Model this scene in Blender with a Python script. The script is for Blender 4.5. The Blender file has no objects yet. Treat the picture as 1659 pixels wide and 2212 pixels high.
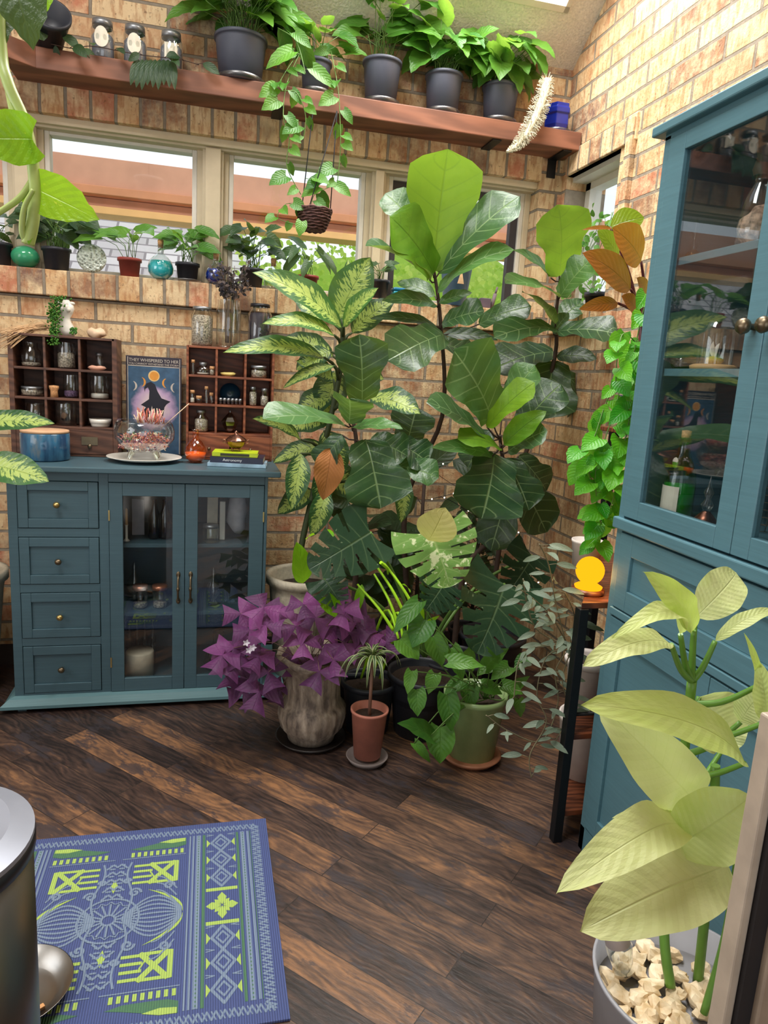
import bpy, math, random
from mathutils import Vector, Matrix, noise
from math import sin, cos, pi, sqrt, radians
S = bpy.context.scene
COL = S.collection
V = Vector
# ---------------------------------------------------------------- camera
HC = 1.32
YAW, PIT, ROL, FPX = 14.31475551, 10.78558256, 3.44386142, 1516.5
def cam_axes():
    y, p, r = radians(YAW), radians(PIT), radians(ROL)
    f = V((sin(y)*cos(p), cos(y)*cos(p), -sin(p)))
    rt = V((cos(y), -sin(y), 0)); up = rt.cross(f)
    return cos(r)*rt+sin(r)*up, -sin(r)*rt+cos(r)*up, f
RT, UP, FW = cam_axes()
cd = bpy.data.cameras.new('camera'); cam = bpy.data.objects.new('camera', cd); COL.objects.link(cam)
m = Matrix((RT, UP, -FW)).transposed().to_4x4(); m.translation = V((0, 0, HC)); cam.matrix_world = m
cd.sensor_fit = 'VERTICAL'; cd.sensor_height = 36; cd.sensor_width = 27; cd.lens = FPX/2212*36; cd.clip_start = .02
S.camera = cam
# ---------------------------------------------------------------- light and exposure
S.view_settings.view_transform = 'Standard'; S.view_settings.look = 'None'
S.view_settings.exposure = 0.42; S.view_settings.gamma = 1; S.view_settings.use_curve_mapping = False
w = bpy.data.worlds.new('sky'); S.world = w; w.use_nodes = True
bg = w.node_tree.nodes['Background']; bg.inputs[0].default_value = (.86, .93, 1, 1); bg.inputs[1].default_value = 1.0
try:
    S.cycles.use_denoising = True; S.cycles.max_bounces = 10; S.cycles.transparent_max_bounces = 24
    S.cycles.sample_clamp_indirect = 6; S.cycles.caustics_reflective = False; S.cycles.caustics_refractive = False
except Exception: pass
def area(name, loc, aim, sx, sy, power, col=(1, 1, 1)):
    l = bpy.data.lights.new(name, 'AREA'); l.shape = 'RECTANGLE'; l.size = sx; l.size_y = sy; l.energy = power; l.color = col
    o = bpy.data.objects.new(name, l); COL.objects.link(o); o.location = loc
    o.rotation_euler = (V(aim)-V(loc)).to_track_quat('-Z', 'Y').to_euler(); return o
area('skylight_daylight', (.86, 2.42, 3.62), (.62, 1.9, 0), 1.05, 1.2, 78, (1, .97, .93))
area('added_upper_fill', (-.8, .9, 4.0), (.7, 1.3, .3), 1.0, 1.2, 62, (1, .98, .95))  # added fill from the upper left, brightens cabinet and foreground; source unseen
area('added_rear_fill', (-.3, -1.75, 1.45), (.3, 2, .9), 2.4, 1.7, 6, (.97, .98, 1))  # weak fill lamp added behind the camera, stands for no visible opening
area('added_left_fill', (-1.9, 1.2, 1.7), (1.0, 1.0, .9), 1.5, 1.1, 11, (1, .98, .96))  # fill lamp added at the left to brighten leaves and cabinet front

def at(x, y, Y=None, X=None, Z=None):
    d = RT*(x-829.5)-UP*(y-1106)+FW*FPX
    if Y is not None: t = Y/d.y
    elif X is not None: t = X/d.x
    else: t = (Z-HC)/d.z
    return V((0, 0, HC))+d*t
def msize(wpx, P): return wpx*(P-V((0, 0, HC))).dot(FW)/FPX
# ---------------------------------------------------------------- materials
def lin(c):
    return tuple((x/255/12.92 if x <= 10 else ((x/255+.055)/1.055)**2.4) for x in c)+(1,)
class G:
    def __init__(s, name):
        s.m = bpy.data.materials.new(name); s.m.use_nodes = True; s.t = s.m.node_tree; s.t.nodes.clear()
        s.out = s.t.nodes.new('ShaderNodeOutputMaterial')
    def add(s, ty, props=None, **inp):
        n = s.t.nodes.new('ShaderNode'+ty)
        for k, v in (props or {}).items(): setattr(n, k, v)
        for k, v in inp.items():
            k = k.replace('_', ' ')
            so = n.inputs[int(k)] if k.isdigit() else n.inputs[k]
            s.put(so, v)
        return n
    def put(s, so, v):
        if isinstance(v, bpy.types.NodeSocket): s.t.links.new(v, so)
        else:
            if so.type == 'RGBA' and len(v) == 3: v = tuple(v)+(1,)
            so.default_value = v
    def M(s, op, a, b=0., c=None, clamp=False):
        n = s.t.nodes.new('ShaderNodeMath'); n.operation = op; n.use_clamp = clamp
        s.put(n.inputs[0], a); s.put(n.inputs[1], b)
        if c is not None: s.put(n.inputs[2], c)
        return n.outputs[0]
    def mix(s, f, a, b):
        n = s.t.nodes.new('ShaderNodeMix'); n.data_type = 'RGBA'
        s.put(n.inputs[0], f); s.put(n.inputs[6], a); s.put(n.inputs[7], b); return n.outputs[2]
    def ramp(s, f, pts, mode='LINEAR'):
        n = s.t.nodes.new('ShaderNodeValToRGB'); cr = n.color_ramp; cr.interpolation = mode
        while len(cr.elements) < len(pts): cr.elements.new(.5)
        for e, (p, c) in zip(cr.elements, pts): e.position = p; e.color = c if len(c) == 4 else tuple(c)+(1,)
        s.put(n.inputs[0], f); return n.outputs[0]
    def noise(s, vec, scale, detail=3, rough=.5):
        return s.add('TexNoise', None, Vector=vec, Scale=scale, Detail=detail, Roughness=rough).outputs[0]
    def obj(s): return s.add('TexCoord').outputs['Object']
    def scale(s, vec, v):
        return s.add('VectorMath', {'operation': 'MULTIPLY'}, **{'0': vec, '1': v}).outputs[0]
    def bump(s, h, st=.3, dist=.01):
        return s.add('Bump', None, Height=h, Strength=st, Distance=dist).outputs[0]
    def pbr(s, **k):
        b = s.add('BsdfPrincipled', None, **k); s.t.links.new(b.outputs[0], s.out.inputs[0]); return b
MATS = {}
def plain(name, rgb, rough=.5, metal=0., grain=.06, gs=30., spec=None, bump=0.):
    if name in MATS: return MATS[name]
    g = G(name); c = lin(rgb); n = g.noise(g.obj(), gs, 4)
    lo = tuple(x*(1-grain*2) for x in c[:3])+(1,); hi = tuple(min(1, x*(1+grain*2)) for x in c[:3])+(1,)
    k = dict(Base_Color=g.ramp(n, [(.3, lo), (.7, hi)]), Roughness=rough, Metallic=metal)
    if bump: k['Normal'] = g.bump(n, bump, .004)
    b = g.pbr(**k)
    if spec is not None: b.inputs['Specular IOR Level'].default_value = spec
    MATS[name] = g.m; return g.m
def emis(name, rgb, st):
    g = G(name); e = g.add('Emission', None, Color=lin(rgb), Strength=st); g.t.links.new(e.outputs[0], g.out.inputs[0]); return g.m
def thin_glass(name, tint=(1, 1, 1), refl=.25, power=3., base=.04, rough=.02):
    g = G(name); tr = g.add('BsdfTransparent', None, Color=tint); gl = g.add('BsdfGlossy', None, Color=(1, 1, 1), Roughness=rough)
    lw = g.add('LayerWeight', None, Blend=.5).outputs['Facing']
    f = g.M('ADD', g.M('MULTIPLY', g.M('POWER', lw, power), refl), base, clamp=True)
    mx = g.add('MixShader', None, Fac=f); g.t.links.new(tr.outputs[0], mx.inputs[1]); g.t.links.new(gl.outputs[0], mx.inputs[2])
    g.t.links.new(mx.outputs[0], g.out.inputs[0]); return g.m
GLASS = thin_glass('clear_glass', (.92, .94, .93), .8, 2.2, .09)
PANE = thin_glass('window_glass', (.97, .98, .98), .4, 3, .03)
CABGLASS = thin_glass('cabinet_glass', (.93, .95, .95), .8, 3.4, .05, .01)
def tinted(name, rgb, refl=.5): return thin_glass(name, lin(rgb)[:3], refl, 2.5, .07)
def brickmat(name, ax, bw, rh, z0=0., off=.5, x0=0.):
    g = G(name); o = g.obj(); sp = g.add('SeparateXYZ', None, Vector=o)
    cv = g.add('CombineXYZ', None, X=g.M('ADD', sp.outputs[ax], x0+50*bw), Y=g.M('ADD', sp.outputs[2], -z0+40*rh)).outputs[0]
    wob = g.noise(o, 9, 2)
    cv2 = g.add('VectorMath', {'operation': 'ADD'}, **{'0': cv, '1': g.scale(g.add('TexNoise', None, Vector=o, Scale=7.).outputs[1], (.006, .006, 0))}).outputs[0]
    b = g.add('TexBrick', {'offset': off}, Vector=cv2, Color1=(0, 0, 0), Color2=(1, 1, 1), Mortar=(.5, .5, .5), Scale=1., **{'Mortar Size': .0065, 'Mortar Smooth': .25, 'Bias': 0., 'Brick Width': bw, 'Row Height': rh})
    rnd = b.outputs[0]
    base = g.ramp(rnd, [(0, lin((150, 112, 86))), (.12, lin((200, 158, 112))), (.36, lin((214, 180, 134))), (.55, lin((196, 148, 108))), (.68, lin((222, 192, 150))), (.86, lin((192, 126, 96))), (.95, lin((128, 98, 84)))], 'CONSTANT')
    n1 = g.noise(o, 16, 5, .65)
    st = g.scale(o, (30, 30, 90) if ax == 0 else (30, 30, 90))
    n2 = g.noise(g.scale(o, (60, 60, 14)), 1.0, 4, .6)
    c = g.mix(g.ramp(n1, [(.38, (0, 0, 0)), (.72, (1, 1, 1))]), base, lin((228, 202, 160)))
    c = g.mix(g.M('MULTIPLY', g.ramp(n2, [(.48, (0, 0, 0)), (.62, (1, 1, 1))]), .55), c, lin((166, 106, 64)))
    n3 = g.noise(o, 70, 3, .6)
    c = g.mix(g.M('MULTIPLY', g.ramp(n3, [(.62, (0, 0, 0)), (.7, (1, 1, 1))]), .6), c, lin((104, 72, 52)))
    n4 = g.noise(o, 4.2, 3, .6)
    c = g.mix(g.M('MULTIPLY', g.ramp(n4, [(.6, (0, 0, 0)), (.68, (1, 1, 1))]), .45), c, lin((96, 76, 66)))
    mort = g.mix(g.noise(o, 40, 3), lin((120, 106, 92)), lin((158, 146, 128)))
    c = g.mix(b.outputs[1], c, mort)
    h = g.M('SUBTRACT', g.M('MULTIPLY', n3, .25), g.M('MULTIPLY', b.outputs[1], 1.2))
    h = g.M('ADD', h, g.M('MULTIPLY', n1, .4))
    g.pbr(Base_Color=c, Roughness=.85, Normal=g.bump(h, .8, .012)); return g.m
def woodmat(name, c1, c2, ax=(1, 1, 1), rough=.5, s=6.):
    if name in MATS: return MATS[name]
    g = G(name); o = g.scale(g.obj(), ax); n = g.noise(o, s, 5, .6)
    wv = g.add('TexWave', {'wave_type': 'BANDS', 'bands_direction': 'DIAGONAL'}, Vector=o, Scale=s*.8, Distortion=9., Detail=3.).outputs[1]
    f = g.M('ADD', g.M('MULTIPLY', n, .6), g.M('MULTIPLY', wv, .4))
    g.pbr(Base_Color=g.ramp(f, [(.25, lin(c1)), (.75, lin(c2))]), Roughness=rough, Normal=g.bump(f, .25, .003)); MATS[name] = g.m; return g.m
def floormat():
    g = G('dark_hand_scraped_oak'); o = g.obj(); A = radians(-46.3)
    sp = g.add('SeparateXYZ', None, Vector=o)
    u = g.M('ADD', g.M('MULTIPLY', sp.outputs[0], cos(A)), g.M('MULTIPLY', sp.outputs[1], sin(A)))
    v = g.M('SUBTRACT', g.M('MULTIPLY', sp.outputs[1], cos(A)), g.M('MULTIPLY', sp.outputs[0], sin(A)))
    uv = g.add('CombineXYZ', None, X=g.M('ADD', u, 50.), Y=g.M('ADD', v, 20.)).outputs[0]
    b = g.add('TexBrick', {'offset': .37, 'offset_frequency': 2}, Vector=uv, Color1=(0, 0, 0), Color2=(1, 1, 1), Mortar=(.5, .5, .5), Scale=1., **{'Mortar Size': .0012, 'Mortar Smooth': .1, 'Bias': 0., 'Brick Width': 1.15, 'Row Height': .0945})
    r = b.outputs[0]
    jit = g.add('CombineXYZ', None, X=g.M('MULTIPLY', r, 31.), Y=g.M('MULTIPLY', r, 17.), Z=g.M('MULTIPLY', r, 11.)).outputs[0]
    q = g.add('VectorMath', {'operation': 'ADD'}, **{'0': uv, '1': jit}).outputs[0]
    wq = g.add('VectorMath', {'operation': 'ADD'}, **{'0': g.scale(q, (1.1, 7, 1)), '1': g.scale(g.add('TexNoise', None, Vector=g.scale(q, (1.5, 3, 1)), Scale=2.).outputs[1], (1.6, 1.6, 0))}).outputs[0]
    wv = g.add('TexWave', {'wave_type': 'RINGS', 'rings_direction': 'Z'}, Vector=wq, Scale=2.2, Distortion=5., Detail=4., **{'Detail Scale': 1.6}).outputs[1]
    n = g.noise(g.scale(q, (2.2, 9, 1)), 3.2, 6, .7); fine = g.noise(g.scale(q, (6, 80, 1)), 2, 4, .6)
    patch = g.noise(g.scale(q, (1, 2.2, 1)), 5.5, 5, .72); big = g.noise(q, 1.3, 3)
    f = g.M('ADD', g.M('ADD', g.M('MULTIPLY', wv, .09), g.M('MULTIPLY', n, .74)), g.M('MULTIPLY', fine, .2))
    f = g.M('ADD', f, g.M('ADD', g.M('MULTIPLY', g.M('SUBTRACT', r, .5), .26), g.M('MULTIPLY', g.M('SUBTRACT', big, .5), .3)))
    c = g.ramp(f, [(.33, lin((36, 27, 25))), (.48, lin((66, 49, 42))), (.61, lin((98, 72, 55))), (.78, lin((146, 104, 70)))])
    c = g.mix(g.ramp(patch, [(.54, (0, 0, 0)), (.60, (.75, .75, .75))]), c, lin((54, 48, 52)))
    c = g.mix(g.M('MULTIPLY', b.outputs[1], .8), c, lin((22, 17, 15)))
    h = g.M('SUBTRACT', g.M('ADD', g.M('MULTIPLY', f, .5), g.M('MULTIPLY', patch, .35)), b.outputs[1])
    g.pbr(Base_Color=c, Roughness=g.M('ADD', g.M('MULTIPLY', n, .25), .3), Normal=g.bump(h, .45, .006)); return g.m
def leafmat(name, dark, light, vein, nv=8., sl=.9, var=None, vcol=(220, 225, 150), amt=.5, rough=.38, trans=.35, veinamt=.6, under=None):
    g = G(name); uv = g.add('UVMap').outputs[0]; sp = g.add('SeparateXYZ', None, Vector=uv)
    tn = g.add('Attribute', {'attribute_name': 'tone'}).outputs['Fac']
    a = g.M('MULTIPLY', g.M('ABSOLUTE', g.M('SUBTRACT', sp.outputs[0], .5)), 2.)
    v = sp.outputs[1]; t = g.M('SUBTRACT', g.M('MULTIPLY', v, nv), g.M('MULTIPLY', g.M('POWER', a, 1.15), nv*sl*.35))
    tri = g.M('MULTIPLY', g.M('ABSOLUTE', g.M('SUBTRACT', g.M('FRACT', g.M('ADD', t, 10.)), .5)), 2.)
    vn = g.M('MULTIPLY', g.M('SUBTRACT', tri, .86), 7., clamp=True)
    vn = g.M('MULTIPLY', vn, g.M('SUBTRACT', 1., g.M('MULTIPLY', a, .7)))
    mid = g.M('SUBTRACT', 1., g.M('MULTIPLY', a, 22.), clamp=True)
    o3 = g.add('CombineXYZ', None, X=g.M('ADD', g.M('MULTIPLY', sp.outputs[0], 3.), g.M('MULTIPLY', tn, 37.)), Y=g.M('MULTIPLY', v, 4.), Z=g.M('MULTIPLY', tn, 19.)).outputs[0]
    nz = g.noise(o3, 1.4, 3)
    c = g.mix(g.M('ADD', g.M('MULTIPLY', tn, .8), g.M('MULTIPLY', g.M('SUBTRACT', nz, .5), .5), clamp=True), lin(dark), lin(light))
    if var:
        side = g.M('GREATER_THAN', sp.outputs[0], .5)
        o2 = g.add('CombineXYZ', None, X=g.M('MULTIPLY', t, 1.7 if var == 'feather' else .5), Y=g.M('MULTIPLY', a, 1.4), Z=g.M('ADD', g.M('MULTIPLY', tn, 41.), g.M('MULTIPLY', side, 3.3))).outputs[0]
        z = g.noise(o2, {'feather': 1.9, 'splash': 2.6, 'stripe': 1.0}[var], 4, .6)
        if var == 'feather': mk = g.M('ADD', g.M('MULTIPLY', g.M('SUBTRACT', z, .5), 3.0), g.M('SUBTRACT', amt, g.M('MULTIPLY', g.M('POWER', a, 2.2), 1.1)))
        elif var == 'splash': mk = g.M('SUBTRACT', g.M('MULTIPLY', z, 2.2), 1.95-amt)
        else: mk = g.M('SUBTRACT', g.M('MULTIPLY', g.M('ABSOLUTE', g.M('SUBTRACT', a, .75)), -1.), -.18)
        mk = g.M('MULTIPLY', mk, 7., clamp=True)
        c = g.mix(mk, c, lin(vcol))
    c = g.mix(g.M('MULTIPLY', g.M('MAXIMUM', vn, mid), veinamt), c, lin(vein))
    if under:
        bf = g.add('NewGeometry').outputs['Backfacing']; c = g.mix(bf, c, lin(under))
    h = g.M('SUBTRACT', g.M('MULTIPLY', tri, -.4), mid)
    bm = g.bump(g.M('ADD', h, g.M('MULTIPLY', g.noise(o3, 6., 3), .6)), .4, .004)
    p = g.add('BsdfPrincipled', None, Base_Color=c, Roughness=rough, Normal=bm)
    tr = g.add('BsdfTranslucent', None, Color=g.mix(.35, c, (.55, .8, .08)))
    mx = g.add('MixShader', None, Fac=trans); g.t.links.new(p.outputs[0], mx.inputs[1]); g.t.links.new(tr.outputs[0], mx.inputs[2])
    g.t.links.new(mx.outputs[0], g.out.inputs[0]); return g.m
# ---------------------------------------------------------------- geometry
CLAMP = {'foliage': 1, 'stem': 1, 'trunk': 1, 'plume': 1}
def keep_in(p):
    x, y, z = p
    ym = 3.285 if 1.67 < z < 2.2 and -1.4 < x < 1.45 else 3.172
    y = min(y, ym); x = min(x, 1.552); return (x, y, min(z, 2.72+.74*(3.18-y)-.012, 3.9))
class MB:
    def __init__(s): s.v = []; s.f = []; s.uv = []; s.tn = []; s.sm = []; s.mi = []
    def face(s, idx, uv=None, tn=.5, sm=False, mi=0): s.f.append(tuple(idx)); s.uv.append(uv or [(0, 0)]*len(idx)); s.tn.append(tn); s.sm.append(sm); s.mi.append(mi)
    def vs(s, pts): n = len(s.v); s.v += [tuple(p) for p in pts]; return n
    def box(s, x0, x1, y0, y1, z0, z1, M=None, mi=0):
        P = [V((x, y, z)) for z in (z0, z1) for y in (y0, y1) for x in (x0, x1)]
        if M: P = [M @ p for p in P]
        n = s.vs(P)
        for q in ((0, 2, 3, 1), (4, 5, 7, 6), (0, 1, 5, 4), (2, 6, 7, 3), (0, 4, 6, 2), (1, 3, 7, 5)): s.face([n+i for i in q], mi=mi)
        return s
    def lathe(s, prof, c=(0, 0, 0), seg=32, M=None, rfun=None, sm=True, capb=False, capt=False, mi=0):
        c = V(c); rings = []
        for i, (r, z) in enumerate(prof):
            P = []
            for k in range(seg):
                a = 2*pi*k/seg; rr = r*(rfun(a, z) if rfun else 1)
                p = V((rr*cos(a), rr*sin(a), z)); P.append((M @ p if M else p)+c)
            rings.append(s.vs(P))
        for i in range(len(prof)-1):
            for k in range(seg):
                k2 = (k+1) % seg; s.face((rings[i]+k, rings[i]+k2, rings[i+1]+k2, rings[i+1]+k), [(k/seg, i), (k2/seg, i), (k2/seg, i+1), (k/seg, i+1)], sm=sm, mi=mi)
        if capb: s.face([rings[0]+k for k in range(seg)][::-1], mi=mi)
        if capt: s.face([rings[-1]+k for k in range(seg)], mi=mi)
        return s
    def tube(s, pts, r, seg=6, mi=0, tn=.5, cap=True):
        pts = [V(p) for p in pts]; n = len(pts); rr = r if isinstance(r, (list, tuple)) else [r]*n
        if len(rr) == 2 and n != 2: rr = [rr[0]+(rr[1]-rr[0])*i/(n-1) for i in range(n)]
        prev = None; rings = []
        for i, p in enumerate(pts):
            t = (pts[min(i+1, n-1)]-pts[max(i-1, 0)]).normalized()
            if prev is None: prev = t.orthogonal().normalized()
            prev = (prev-t*prev.dot(t)).normalized(); b = t.cross(prev)
            rings.append(s.vs([p+(prev*cos(2*pi*k/seg)+b*sin(2*pi*k/seg))*rr[i] for k in range(seg)]))
        for i in range(n-1):
            for k in range(seg): k2 = (k+1) % seg; s.face((rings[i]+k, rings[i]+k2, rings[i+1]+k2, rings[i+1]+k), sm=True, mi=mi, tn=tn)
        if cap: s.face([rings[0]+k for k in range(seg)][::-1], mi=mi, tn=tn); s.face([rings[-1]+k for k in range(seg)], mi=mi, tn=tn)
        return s
    def ball(s, c, r, seg=12, M=None, wob=0., mi=0, sz=(1, 1, 1), seed=0, tn=.5):
        c = V(c); rows = seg//2+1; idx = []
        for i in range(rows+1):
            th = pi*i/rows; P = []
            for k in range(seg):
                ph = 2*pi*k/seg; p = V((sin(th)*cos(ph)*sz[0], sin(th)*sin(ph)*sz[1], cos(th)*sz[2]))
                if wob: p *= 1+wob*noise.noise(p*1.7+V((seed*3.1, seed, 0)))
                p *= r
                P.append((M @ p if M else p)+c)
            idx.append(s.vs(P))
        for i in range(rows):
            for k in range(seg): k2 = (k+1) % seg; s.face((idx[i]+k, idx[i+1]+k, idx[i+1]+k2, idx[i]+k2), sm=True, mi=mi, tn=tn)
        return s
    def prism(s, poly, a, b, mi=0, sm=False):
        """poly: list of 3D points; extruded by vector from a to b offsets"""
        a = V(a); b = V(b); n = len(poly); i0 = s.vs([V(p)+a for p in poly]); i1 = s.vs([V(p)+b for p in poly])
        s.face([i0+k for k in range(n)][::-1], mi=mi); s.face([i1+k for k in range(n)], mi=mi)
        for k in range(n): k2 = (k+1) % n; s.face((i0+k, i0+k2, i1+k2, i1+k), mi=mi, sm=sm)
        return s
    def leaf(s, B, T, w, up=(0, 0, 1), kind='oval', bend=.08, cup=.15, wave=.0, tone=.5, nu=6, nv=10, tipdrop=0., seed=0, thick=0, flip=False):
        B = V(B); T = V(T); ax = T-B; L = ax.length
        if L < 1e-5: return s
        a = ax/L; n = V(up)-a*V(up).dot(a)
        if n.length < 1e-4: n = a.orthogonal()
        n.normalize(); sd = a.cross(n); pf = PROF[kind]; back = BACK.get(kind, 0); rg = []
        if kind == 'monstera': nu, nv = 18, 42
        for j in range(nv+1):
            v = j/nv; row = []
            for i in range(nu+1):
                u = -1+2*i/nu; h = pf(v)*w/2; au = abs(u)
                c = B+a*(L*(v-back*au**1.6*(1-v)**3+(.2*au**1.2*sin(pi*v)*v if kind == 'monstera' else 0)))
                if kind in SKEW: c += a*(L*SKEW[kind]*(1-au**1.3)*(v**3))-a*(L*SKEW[kind]*v**3)
                z = bend*L*4*v*(1-v)-tipdrop*L*v**3+cup*h*au**1.5+wave*w*au*au*sin(v*17+seed*2+(2 if u > 0 else 0))
                row.append(c+sd*(u*h)+n*z)
            rg.append(s.vs(row))
        for j in range(nv):
            for i in range(nu):
                u = -1+2*(i+.5)/nu; v = (j+.5)/nv; au = abs(u)
                if kind == 'monstera':
                    jj = (j+(3 if u > 0 else 0)) % 7
                    if 6 < j < 37 and ((jj == 0 and au > .34) or (jj == 1 and au > .5)): continue
                q = (rg[j]+i, rg[j]+i+1, rg[j+1]+i+1, rg[j+1]+i)
                uu = [(i/nu, j/nv), ((i+1)/nu, j/nv), ((i+1)/nu, (j+1)/nv), (i/nu, (j+1)/nv)]
                s.face(q, uu, tn=tone, sm=True)
        return s
    def build(s, name, mat, parent=None, loc=None, bevel=0., kind=None, label=None, sub=0, solid=0.):
        if parent and CLAMP.get(name.split('_')[-1]) and parent.name.split('.')[0] not in ('window_climber', 'leafy_tree'):
            s.v = [keep_in(p) for p in s.v]
        me = bpy.data.meshes.new(name); me.from_pydata(s.v, [], s.f)
        uvl = me.uv_layers.new(name='UVMap'); tl = me.color_attributes.new('tone', 'FLOAT_COLOR', 'CORNER')
        fu = []; ft = []
        for uv, t in zip(s.uv, s.tn):
            for q in uv: fu += q; ft += (t, t, t, 1)
        me.uv_layers['UVMap'].data.foreach_set('uv', fu); me.color_attributes['tone'].data.foreach_set('color', ft)
        me.polygons.foreach_set('use_smooth', s.sm)
        for mt in (mat if isinstance(mat, (list, tuple)) else [mat]): me.materials.append(mt)
        if isinstance(mat, (list, tuple)): me.polygons.foreach_set('material_index', s.mi)
        me.update(); o = bpy.data.objects.new(name, me); COL.objects.link(o)
        if loc is not None:   # mesh given in local space
            o.location = loc
        if parent:
            o.parent = parent; o.matrix_parent_inverse = PW[parent.name].inverted()
        PW[o.name] = Matrix.Translation(o.location)
        if bevel:
            md = o.modifiers.new('bevel', 'BEVEL'); md.width = bevel; md.segments = 2; md.limit_method = 'ANGLE'; md.angle_limit = radians(40)
        if solid: md = o.modifiers.new('thickness', 'SOLIDIFY'); md.thickness = solid
        if kind: o['kind'] = kind
        if label: o['label'] = label
        return o
PW = {}
PROF = {
 'oval': lambda v: sin(pi*v**.85)**.75,
 'lance': lambda v: max(0, sin(pi*v**.88))**.72*(1-.1*v) if v < .999 else 0,
 'paddle': lambda v: max(0, sin(pi*v**.95))**.58 if v < .999 else 0,
 'heart': lambda v: (max(0, 1-v**1.5))**.9*(.62+.38*sin(pi*min(1, v*1.6+.12)))+.0 if v > .001 else .55,
 'fiddle': lambda v: max(0., (min(1, v*7))**.6*(.55+.45*sin(pi*(v*1.25-.33)) + .12*cos(v*9))*(1-max(0, v-.86)**2*51)**.5) if v < 1 else 0.0,
 'round': lambda v: max(0, 1-(2*v-1)**2)**.5,
 'tri': lambda v: .06+.94*v**.9,
 'strap': lambda v: min(1, v*8+.35)*(1-v**3)**.8,
 'monstera': lambda v: (max(0, 1-(max(0, v-.1)/.9)**2.4))**.6*(.72+.28*sin(pi*min(1, v*1.3+.2))),
}
BACK = {'heart': .14, 'monstera': .2}
SKEW = {'tri': -.14}
FX = PROF['fiddle']
def Empty(name, loc, label, cat, group=None):
    o = bpy.data.objects.new(name, None); COL.objects.link(o); o.location = loc; o.empty_display_size = .05
    o['label'] = label; o['category'] = cat
    if group: o['group'] = group
    PW[o.name] = Matrix.Translation(V(loc)); return o
def tag(o, label, cat, group=None):
    o['label'] = label; o['category'] = cat
    if group: o['group'] = group
    return o
def box(name, mat, parent, b, bevel=.0, **k): return MB().box(*b).build(name, mat, parent, bevel=bevel, **k)
def spline(P, n=8):
    P = [V(p) for p in P]; out = []
    for i in range(len(P)-1):
        p0 = P[max(i-1, 0)]; p1 = P[i]; p2 = P[i+1]; p3 = P[min(i+2, len(P)-1)]
        for k in range(n):
            t = k/n; out.append(.5*((2*p1)+(-p0+p2)*t+(2*p0-5*p1+4*p2-p3)*t*t+(-p0+3*p1-3*p2+p3)*t**3))
    return out+[P[-1]]
def textmesh(txt, size, M, mat, name, parent, width=None, ext=.0004):
    c = bpy.data.curves.new(name, 'FONT'); c.body = txt; c.size = size; c.extrude = ext; c.align_x = 'CENTER'; c.align_y = 'CENTER'
    o = bpy.data.objects.new(name+'_tmp', c); COL.objects.link(o); bpy.context.view_layer.update()
    dg = bpy.context.evaluated_depsgraph_get(); me = bpy.data.meshes.new_from_object(o.evaluated_get(dg)); bpy.data.objects.remove(o)
    xs = [v.co.x for v in me.vertices]
    if width and xs:
        k = width/(max(xs)-min(xs))
        for v in me.vertices: v.co.x *= k
    me.transform(M); me.materials.clear(); me.materials.append(mat)
    q = bpy.data.objects.new(name, me); COL.objects.link(q)
    if parent: q.parent = parent; q.matrix_parent_inverse = PW[parent.name].inverted()
    return q
def tab(vs, rs):
    def f(v):
        v = min(max(v, 0), 1)
        for i in range(len(vs)-1):
            if v <= vs[i+1]:
                t = (v-vs[i])/(vs[i+1]-vs[i]); t = t*t*(3-2*t); return rs[i]+(rs[i+1]-rs[i])*t
        return rs[-1]
    return f
PROF['fiddle'] = tab([0, .06, .22, .42, .66, .84, .95, 1], [.12, .5, .62, .66, .96, .96, .6, .02])
PROF['heart'] = tab([0, .12, .34, .6, .84, 1], [.62, .92, 1, .8, .34, 0])
PROF['fan'] = tab([0, .5, 1], [.05, .55, 1.])
YW, XW = 3.18, 1.56
BRH, BRL = .0805, .285
M_bb = brickmat('brick_back_wall', 0, BRL, BRH, z0=1.562, x0=-.115)
M_br = brickmat('brick_right_wall', 1, BRL, BRH, z0=1.562)
M_rb = brickmat('brick_rowlock_back', 0, .0915, .6, z0=1.3, off=0.)
M_rr = brickmat('brick_rowlock_right', 1, .0915, .6, z0=1.9, off=0.)
M_white = plain('cream_trim_paint', (214, 204, 186), .5, grain=.02)
M_ceil = plain('stucco_ceiling', (224, 216, 202), .95, gs=110, grain=.07, bump=.9)
M_floor = floormat()
def struct(name, mb, mat, **k): return mb.build(name, mat, kind='structure', **k)
struct('floor', MB().box(-2.2, XW+.1, -2., YW+.12, -.06, 0), M_floor)
# back wall: brick around a band of windows
xl, xr = -1.40, 1.452
wb = MB().box(-2.2, XW+.12, YW, YW+.18, -.06, 1.562)
wb.box(-2.2, XW+.12, YW, YW+.18, 2.35, 2.95).box(-2.2, xl, YW, YW+.18, 1.562, 2.35).box(xr, XW+.12, YW, YW+.18, 1.562, 2.35)
struct('wall_back', wb, M_bb)
struct('trim_1', MB().box(-2.2, xr+.03, YW-.03, YW+.14, 1.565, 1.665), M_rb, bevel=.004)
struct('trim_2', MB().box(xl, xr, YW-.012, YW+.12, 2.242, 2.35), M_rb, bevel=.004)
struct('baseboard_back', MB().box(-2.2, XW, YW-.012, YW, 0, .09), plain('dark_base', (60, 48, 42), .6))
wy0, wy1, wz0, wz1 = 2.69, 3.13, 1.665, 2.262
wr = MB().box(XW, XW+.2, -2, wy0, -.06, 4.4).box(XW, XW+.2, wy1, YW+.18, -.06, 4.4).box(XW, XW+.2, wy0, wy1, -.06, wz0).box(XW, XW+.2, wy0, wy1, wz1, 4.4)
struct('wall_right', wr, M_br)
struct('trim_3', MB().box(XW-.012, XW+.1, wy0-.11, wy1, wz1, wz1+.1), M_rr, bevel=.004)
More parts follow.
